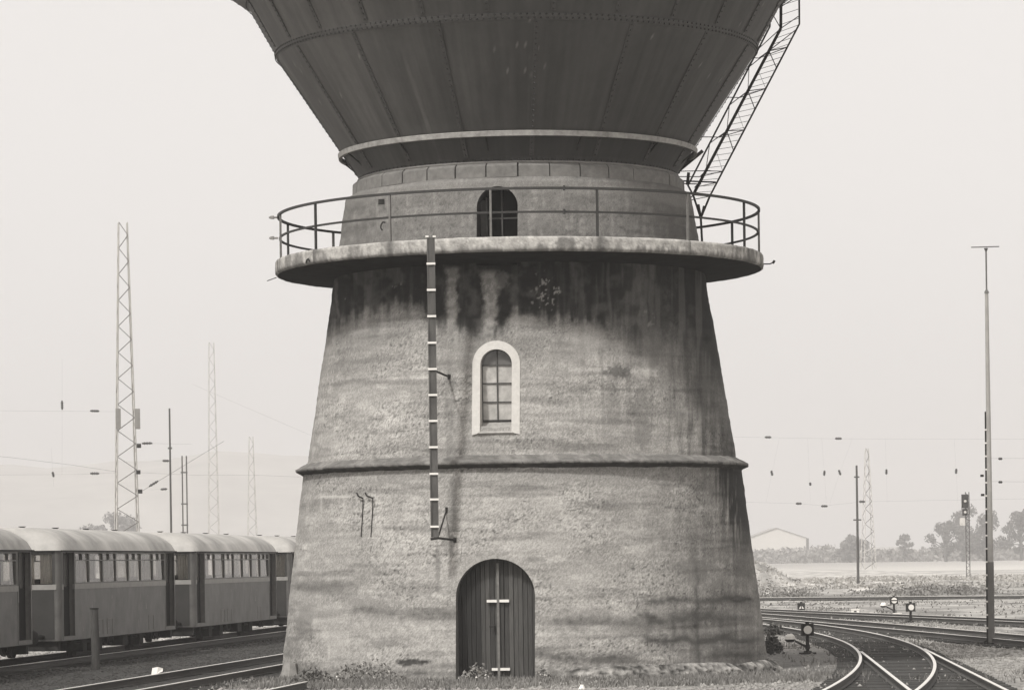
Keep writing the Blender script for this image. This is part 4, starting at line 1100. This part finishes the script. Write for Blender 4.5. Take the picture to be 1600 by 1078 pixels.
pole("single slim dark pole between the lattice mast and the twin pole", ((268, 870), (267, 638)), 200, .075, mat("pole steel", .07), arms=((700, .12),))
t = thing("twin_pole", "short twin pole joined by cross pieces behind the train", "pole", (P(290, 870, 200).x, 200, 0))
for s in (-.13, .13):
    m = MB(); m.tube((s, 0, -.2), (s, 0, P(290, 712, 200).z), .045, 6); m.build("leg", M_far, t)
for y in (787, 738, 820):
    z = P(290, y, 200).z; m = MB(); m.box(-.22, .18, -.05, .05, z-.04, z+.04); m.build("cross_piece", M_far, t)
pole("slim dark pole with two small clamps standing in the pale field", ((1341, 914), (1339, 727)), 250, .11, mat("pole steel", .07), arms=((745, .2), (812, .3)))
# far light signal
sd_ = 300; b = P(1513, 903, sd_)
t = thing("light_signal", "dark railway light signal mast in front of the bushes", "railway signal", (b.x, sd_, 0))
m = MB(); H = P(1512, 765, sd_).z
for s in (-.16, .16): m.tube((s, 0, -.2), (s, 0, H-.2), .05, 4)
for k in range(14): m.tube((-.16, 0, k*H/14.5), (.16, 0, (k+.5)*H/14.5), .03, 4); m.tube((.16, 0, (k+.5)*H/14.5), (-.16, 0, (k+1)*H/14.5), .03, 4)
m.build("mast", M_far, t)
for (x, y, w_, h_) in ((1507, 783, .30, .62), (1507, 800, .22, .30)):
    q = P(x, y, sd_); m = MB(); xx = q.x-b.x; m.box(xx-w_, xx+w_, -.4, -.15, q.z-h_, q.z+h_); hd = m.build("signal_head", M_iron, t)
    m = MB(); m.tube((xx, -.41, q.z), (xx, -.5, q.z), .12, 10); m.build("hood", M_farp, hd)
q = P(1503, 815, sd_); m = MB(); xx = q.x-b.x; m.box(xx-.25, xx+.25, -.4, -.3, q.z-.35, q.z+.35); m.build("number_plate", M_farp, t)
# span wires with insulators
M_wire = mat("copper wire", .10, .1, 2); M_ins = mat("dark insulator", .06, .2, 9, .4, spec=.6)
def wire(label, ptsx, dist, ins, r=.010, group="overhead wires", name="overhead_wire"):
    pts = [P(x, y, dist) for x, y in ptsx]; c = pts[0]
    t = thing(name, label, "overhead wire", (c.x, c.y, c.z), 0, group)
    m = MB(); m.path([p-c for p in pts], r*.6, 4); m.build("wire", M_wire, t)
    for (x, y, dx, dy) in ins:
        a = P(x-dx, y-dy, dist)-c; b_ = P(x+dx, y+dy, dist)-c; m = MB(); m.tube(a, b_, .026*dist/100, 6)
        for k in range(3):
            q0 = a+(b_-a)*(.25+.25*k); m.tube(q0-(b_-a)*.05, q0+(b_-a)*.05, .045*dist/100, 8)
        m.build("insulator", M_ins, t)
    return t
wire("highest thin wire with one insulator left of the lattice mast", [(-60, 641), (183, 643)], 165, [(148, 642, 7, .2)], .006)
wire("thin wire with one insulator at the right of the tall lattice mast", [(213, 692), (300, 694)], 165, [(230, 692.5, 8, -.2)], .006)
wire("wire sloping down from the left edge to the lattice mast", [(-60, 708), (12, 714), (110, 726), (184, 737)], 165, [], .012)
wire("slack wire with an insulator left of the lattice mast", [(-60, 742), (120, 741), (184, 738)], 165, [(148, 739.5, 7, 0)], .006)
wire("level wire running from the lattice mast behind two far masts", [(215, 738), (300, 742), (400, 742), (470, 745)], 165, [(260, 720, 6, .2), (255, 764, 6, -.3)][:0], .008)
wire("slanting stay wire with a long insulator right of the lattice mast", [(217, 770), (240, 756), (350, 689)], 165, [(240, 755.5, 7, -4.3)], .018)
wire("short wire with an insulator left of the slim dark pole", [(240, 719.5), (268, 720)], 200, [(259, 719.8, 5, .1)], .006)
wire("short low wire with an insulator left of the slim dark pole", [(236, 765), (268, 763)], 200, [(256, 764, 5, -.4)], .006)
wire("hanging dropper with an upright insulator far left", [(97, 560), (97, 741)], 165, [(97, 633, .2, 7)], .0035)
wire("hanging dropper with a tilted insulator near the left edge", [(80, 700), (84, 760)], 165, [(83, 741, .8, 4)], .0035)
wire("upper span wire with two insulators right of the tower", [(1120, 682), (1310, 685.5), (1660, 686)], 230, [(1200, 683, 5, 0), (1310, 685, 5, 0)], .007)
wire("lower span wire with three insulators above the gabled hall", [(1120, 783), (1248, 786.5), (1289, 790), (1348, 783.5), (1660, 778)], 230, [(1248, 786.5, 4.5, 0), (1288, 790.5, 5, 0), (1347, 783.5, 4.5, 0)], .007)
for i, (x, y, dx, lab) in enumerate(((1206, 739, -1.5, "first"), (1288, 739, .5, "second"), (1312, 738, -2.5, "third"), (1385, 737, .2, "fourth"), (1494, 736, .4, "fifth"))):
    wire("hanging dropper with an upright insulator, %s from the tower" % lab, [(x-dx*8, 684), (x, y), (x+dx*6, 785)], 230, [(x, y, -dx*.6, 4)], .0035)
wire("small round insulator on a short wire above the gabled hall", [(1262, 684), (1266, 785)], 230, [(1266, 756, .3, 2.5)], .0035)
wire("pair of insulators on a wire at the right edge", [(1548, 716), (1640, 716)], 84, [(1563, 716.5, 3, 0)], .004)
wire("lower insulator on a wire at the right edge", [(1548, 752), (1640, 753)], 84, [(1563, 753, 3, 0)], .004)
wire("faint wire just left of the tower, high", [(300, 600), (560, 712)], 330, [], .012)

# gabled hall far right
dh = 1420
def hall():
    a = P(1168, 870, dh); b = P(1257, 870, dh); pk = P(1220, 826, dh); ea = P(1183, 841, dh); eb = P(1257, 841, dh)
    t = thing("gabled_hall", "pale gabled hall half lost in haze right of the tower", "building", (a.x, dh, 0))
    L = 40; W_ = 25.1; x0 = 0; he = ea.z; hp = pk.z+.3; off = 1.0
    m = MB(); vs = [(0, 0, 0), (W_, 0, 0), (W_, 0, he), (W_/2, 0, hp), (0, 0, he), (0, L, 0), (W_, L, 0), (W_, L, he), (W_/2, L, hp), (0, L, he)]
    m.add(vs, [(0, 1, 2, 3, 4), (1, 6, 7, 2), (5, 0, 4, 9), (9, 8, 7, 6, 5)]); m.build("wall", mat("white hall wall", .62, .05, 1), t)
    m = MB(); m.add([(-.4, -.4, he-.12), (W_/2, -.4, hp+.05), (W_/2, L, hp+.05), (-.4, L, he-.12), (-.4, -.4, he+.05), (W_/2, -.4, hp+.25), (W_/2, L, hp+.25), (-.4, L, he+.05)], [(0, 1, 2, 3), (4, 7, 6, 5), (0, 4, 5, 1), (0, 3, 7, 4)])
    m.add([(W_+.4, -.4, he-.12), (W_/2, -.4, hp+.05), (W_/2, L, hp+.05), (W_+.4, L, he-.12), (W_+.4, -.4, he+.05), (W_/2, -.4, hp+.25), (W_/2, L, hp+.25), (W_+.4, L, he+.05)], [(3, 2, 1, 0), (5, 6, 7, 4), (1, 5, 4, 0), (4, 7, 3, 0)]); m.build("roof", mat("hall roof", .30, .1, 1), t)
    m = MB(); m.box(W_+.0, W_+1.2, .3, 6, 0, he-.2); m.build("side_wall", mat("dark annex", .10, .2, 1), t)  # the hall's dark side, added as a thin dark box
hall()

# ---------------------------------------------------------------- vegetation
def leaves(pts, size, seed=1, up=0.0, aspect=1.6):
    r2 = np.random.RandomState(seed); n = len(pts)
    a = r2.normal(size=(n, 3)); a[:, 2] += up; a /= np.linalg.norm(a, axis=1)[:, None]
    b = np.cross(a, r2.normal(size=(n, 3))); b /= np.linalg.norm(b, axis=1)[:, None]
    s = (size*(.6+.8*r2.rand(n)))[:, None]
    P0 = np.asarray(pts)
    V = np.stack([P0-a*s*aspect*.5, P0+b*s*.4, P0+a*s*aspect*.5, P0-b*s*.4], 1)
    return V.reshape(-1, 3), np.arange(n*4).reshape(n, 4)
def crown_points(n, blobs, seed):
    r2 = np.random.RandomState(seed); out = []
    w_ = np.array([b[3]**2 for b in blobs]); w_ = w_/w_.sum()
    idx = r2.choice(len(blobs), n, p=w_)
    for i in idx:
        cx, cy, cz, rr = blobs[i]; v = r2.normal(size=3); v /= np.linalg.norm(v); q = r2.rand()**.45
        out.append((cx+v[0]*rr*q, cy+v[1]*rr*q, cz+v[2]*rr*q*.9))
    return np.array(out)
def tree(label, x, base_y, dist, hgt, wid, seed, n=2600, lsize=.30, dense=26, mt=None, cat="tree", name="tree", group=None):
    c = P(x, base_y, dist); r2 = random.Random(seed)
    t = thing(name, label, cat, (c.x, dist, 0), 0, group)
    blobs = []; limbs = []
    for k in range(dense):
        a = r2.uniform(0, 6.28); rad = r2.uniform(0, .42)*wid; z = hgt*r2.uniform(.10, .86)**.8
        rad *= 1-.5*max(0, (z/hgt-.55))/.4
        bx, by = rad*math.cos(a), rad*math.sin(a); rr = r2.uniform(.06, .15)*wid
        blobs.append((bx, by, z, rr)); limbs.append((bx, by, z))
    blobs.append((0, 0, hgt*.8, wid*.14))
    V, F_ = leaves(crown_points(n, blobs, seed), lsize, seed)
    np_mesh("crown", V, F_, mt or M_leaf, t, None, False)
    m = MB(); m.tube((0, 0, -.2), (0, 0, hgt*.4), .035*wid, 7, .022*wid); m.tube((0, 0, hgt*.4), (0, 0, hgt*.8), .022*wid, 6, .008*wid)
    for l_ in limbs: m.tube((0, 0, hgt*r2.uniform(.2, .45)), l_, .014*wid, 5, .004*wid)
    m.build("trunk", M_bark, t)
G_ = "trees in the haze beyond the yard"
tree("bushy tree left of the far signal, lowest of the right-hand trees", 1478, 884, 1200, 15, 17, 11, 2600, .62, group=G_)
tree("tallest ragged tree just behind the far light signal", 1505, 884, 1210, 21, 19, 12, 3600, .62, group=G_)
tree("ragged tree directly behind the tall right mast", 1540, 884, 1205, 19, 20, 13, 3400, .62, group=G_)
tree("tree cut by the right edge of the photo", 1596, 884, 1205, 19.5, 19, 14, 3200, .62, group=G_)
tree("small slender bush standing up from the pale scrub", 1414, 885, 1300, 12, 8, 15, 900, .8, group=G_)
tree("faint round tree right of the slim dark pole", 1330, 885, 1300, 10, 18, 16, 1800, 1.0, group=G_)
tree("faint broad tree behind the lattice mast and train", 196, 882, 1300, 25, 30, 17, 2400, .95, group=G_)
tree("faint lower tree left of the lattice mast behind the train", 150, 882, 1300, 20, 24, 18, 1700, .95, group=G_)
# low scrub bank
r2 = np.random.RandomState(5); n = 15000; bx = r2.uniform(66, 260, n); cl_ = fbm(bx*.09, bx*0+3, 4, 3)
byy = 1330+r2.uniform(-20, 80, n); bz = -1+r2.rand(n)**.8*(1.5+8.0*cl_)*(.65+.5*fbm(bx*.5, bx*0, 2, 5))
V, F_ = leaves(np.stack([bx, byy, bz], -1), 1.3, 6)
sh = np_mesh("shrubbery", V, F_, mat("scrub leaf", .23, .75, .2), None, None, False); tag(sh, "hazy bank of low scrub along the edge of the yard", "shrubbery", kind="stuff")
n = 16000; bx = r2.uniform(9, 50, n); byy = 196+6*fbm(bx*.2, bx*0, 3, 9)+r2.uniform(-2.5, 14, n)-.25*(bx-10); dens = fbm(bx*.3, byy*.1, 3, 12); k = r2.rand(n) < ss(.40, .66, dens)
bx, byy = bx[k], byy[k]; V, F_ = leaves(np.stack([bx, byy, r2.rand(len(bx))**1.5*.7*fbm(bx*.8, byy*.2, 3, 3)], -1), .12, 8, .5, 1.6)
tag(np_mesh("weeds", V, F_, mat("weed tuft", .18, .5, 1), None, None, False), "grey weeds along the far rails", "weeds", kind="stuff")
n = 26000; bx = r2.uniform(8, 60, n); byy = 224+110*r2.rand(n)**1.4; k = r2.rand(n) < ss(.40, .60, fbm(bx*.25, byy*.06, 4, 52))
bx, byy = bx[k], byy[k]; gzz = 1.7*np.exp(-(((bx-19)/2.6)**2+((byy-262)/9)**2))
V, F_ = leaves(np.stack([bx, byy, gzz+.1+r2.rand(len(bx))*.25], -1), .16, 28, .2, 2.2)
tag(np_mesh("tall_grass", V, F_, mat("bleached tall grass", .34, .4, 1), None, None, False), "bleached tall grass over the pale field and spoil heap", "grass", kind="stuff")
n = 30000; bx = r2.uniform(4, 42, n); byy = 104+95*r2.rand(n); dens = fbm(bx*.5, byy*.14, 4, 32); k = (r2.rand(n) < ss(.50, .72, dens)*.8+.05)
bx, byy = bx[k], byy[k]; V, F_ = leaves(np.stack([bx, byy, ground_z(bx, byy)+.01+r2.rand(len(bx))*.05], -1), .075, 18, 1.5, 1.8)
tag(np_mesh("ground_cover", V, F_, mat("ground cover", .18, .6, 1), None, None, False), "sparse grey plants creeping over the yard between the tracks", "ground cover", kind="stuff")
# bush by the right foot of the tower
def shrub(label, p, w_, h, n, seed, ls=.09, mt=M_leafd, flowers=0):
    t = thing("shrub", label, "shrub", p)
    rr = np.random.RandomState(seed); a = rr.rand(n)*6.28; r_ = np.sqrt(rr.rand(n)); z = rr.rand(n)**.7
    pts = np.stack([w_*r_*np.cos(a)*(1-.4*z), w_*.6*r_*np.sin(a), h*z*(1-.6*r_**2)*(.6+.8*vn(a*2, r_*3, seed))], -1)
    V, F_ = leaves(pts, ls, seed, .6); np_mesh("foliage", V, F_, mt, t, None, False)
    m = MB()
    for k in range(9):
        q = pts[rr.randint(n)]; m.tube((q[0]*.2, q[1]*.2, -.05), q, .008, 4, .004)
    m.build("stems", M_bark, t)
    if flowers:
        q = pts[rr.choice(n, flowers)]; q[:, 1] -= .05; V, F_ = leaves(q, ls*.9, seed+1, .2, 1.0); np_mesh("flowers", V, F_, M_flower, t, None, False)["kind"] = "stuff"
    return t
M_leafp = mat('pale weed leaf', .2, .5, 8, .8)
M_leafdd = mat("dark shrub leaf", .07, .5, 8)
shrub("dark leafy shrub tucked behind the tower's right edge", P(1203, 958, 100).xy.to_3d()+Vector((.1, 0, 0)), .42, .34, 500, 3, .07, M_leafdd)
shrub("dark trailing shrub at the tower's right foot, below the bushier one", Vector((P(1206, 1000, 80).x, 80, 0)), .32, .5, 420, 4, .065, M_leafdd)
shrub("flowering weeds at the left foot of the arched door", Vector((AX-.6-.35, AD-5.15, 0)), .42, .30, 260, 5, .055, M_leafp, 70)
shrub("low dark weeds beside the pale block at the left foot", Vector((-3.95, 65.6, 0)), .55, .28, 260, 6, .06, M_leafd)
shrub("grey weeds against the wall left of the dark stain", Vector((-2.9, 65.1, 0)), 1.0, .36, 420, 7, .055, M_leafp, 30)
shrub("small pale weeds at the right foot of the arched door", Vector((AX+.35, AD-5.25, 0)), .22, .2, 90, 8, .045, M_leafp, 15)
# grass tufts and stones
def blades(pts, hgt, seed):
    rr = np.random.RandomState(seed); n = len(pts); P0 = np.asarray(pts)
    a = rr.rand(n)*6.28; h = hgt*(.4+rr.rand(n)); lean = rr.normal(size=(n, 2))*.35*h[:, None]
    w_ = .012+.012*rr.rand(n); dx = np.stack([np.cos(a)*w_, np.sin(a)*w_, 0*a], -1)
    tip = P0+np.stack([lean[:, 0], lean[:, 1], h], -1)
    V = np.stack([P0-dx, P0+dx, tip], 1).reshape(-1, 3); return V, np.arange(3*n).reshape(n, 3)
n = 60000; rr = np.random.RandomState(9)
gx_ = rr.uniform(-6, 7, n); gy_ = rr.uniform(58, 67.5, n)
rad = np.hypot(gx_-AX, gy_-AD)
dens = fbm(gx_*.9, gy_*.6, 4, 14); k = (rad > 5.25) & (rad < 9.5) & (rr.rand(n) < .15+1.2*np.clip(dens-.42, 0, 1)*3+.5*(rad < 5.9)) & ((gx_ > -4.4) | (gy_ > 62.5))
pts = np.stack([gx_[k], gy_[k], ground_z(gx_[k], gy_[k])-.01], -1)
V, F_ = blades(pts, .10, 2)
n = 26000; wx = rr.uniform(-14, 14, n); wy = rr.uniform(60, 130, n); dens = fbm(wx*.5, wy*.2, 4, 24)
k = (dens > .60) & (wx > 6.2) & (np.hypot(wx-AX, wy-AD) > 5.6)
p2 = np.stack([wx[k], wy[k], ground_z(wx[k], wy[k])-.01], -1); V2, F2 = blades(p2, .12, 3)
gr = np_mesh("grass", np.concatenate([V, V2]), np.concatenate([F_, F2+len(V)]), M_grass, None, None, False, 3); tag(gr, "thin dry grass round the tower and tracks", "grass", kind="stuff")
n = 60000; wx = rr.uniform(-15, 15, n); wy = 50+75*rr.rand(n)**1.3; k = (np.hypot(wx-AX, wy-AD) > 5.5) & ~((wx > 5.6) & (wx < 9.4) & (wy > 54) & (wy < 84) & (rr.rand(n) < .8))
p2 = np.stack([wx[k], wy[k], ground_z(wx[k], wy[k])+.005], -1)
dkk = ((p2[:, 0]-.12*(p2[:, 1]-72)) < -5) & ((p2[:, 0]-.12*(p2[:, 1]-72)) > -14)
st_ = stones("ballast_gravel", p2[~dkk], (.018+.055*rr.rand((~dkk).sum())**3), M_gravel, None, 5); tag(st_, "loose pale stones and gravel over the yard", "gravel", kind="stuff")
st_ = stones("cinder_gravel", p2[dkk], (.016+.04*rr.rand(dkk.sum())**3), mat("cinder lumps", .05, .6, 9), None, 6); tag(st_, "dark cinders between the left-hand tracks", "gravel", kind="stuff")

# ---------------------------------------------------------------- haze
HZ = MB(); HZ.box(-1500, 1500, -80, 3300, -4, 82)
hz = HZ.build("haze", mat("haze air", .5)); tag(hz, "thin bright haze over the yard", "haze", kind="stuff")
hmm = bpy.data.materials.new("haze volume"); hmm.use_nodes = True; hmm.node_tree.nodes.clear()
pv = hmm.node_tree.nodes.new("ShaderNodeVolumePrincipled"); mo = hmm.node_tree.nodes.new("ShaderNodeOutputMaterial")
pv.inputs["Color"].default_value = (1, .97, .945, 1); pv.inputs["Density"].default_value = .00048; pv.inputs["Anisotropy"].default_value = -.1
hmm.node_tree.links.new(pv.outputs[0], mo.inputs["Volume"])
hz.data.materials.clear(); hz.data.materials.append(hmm)
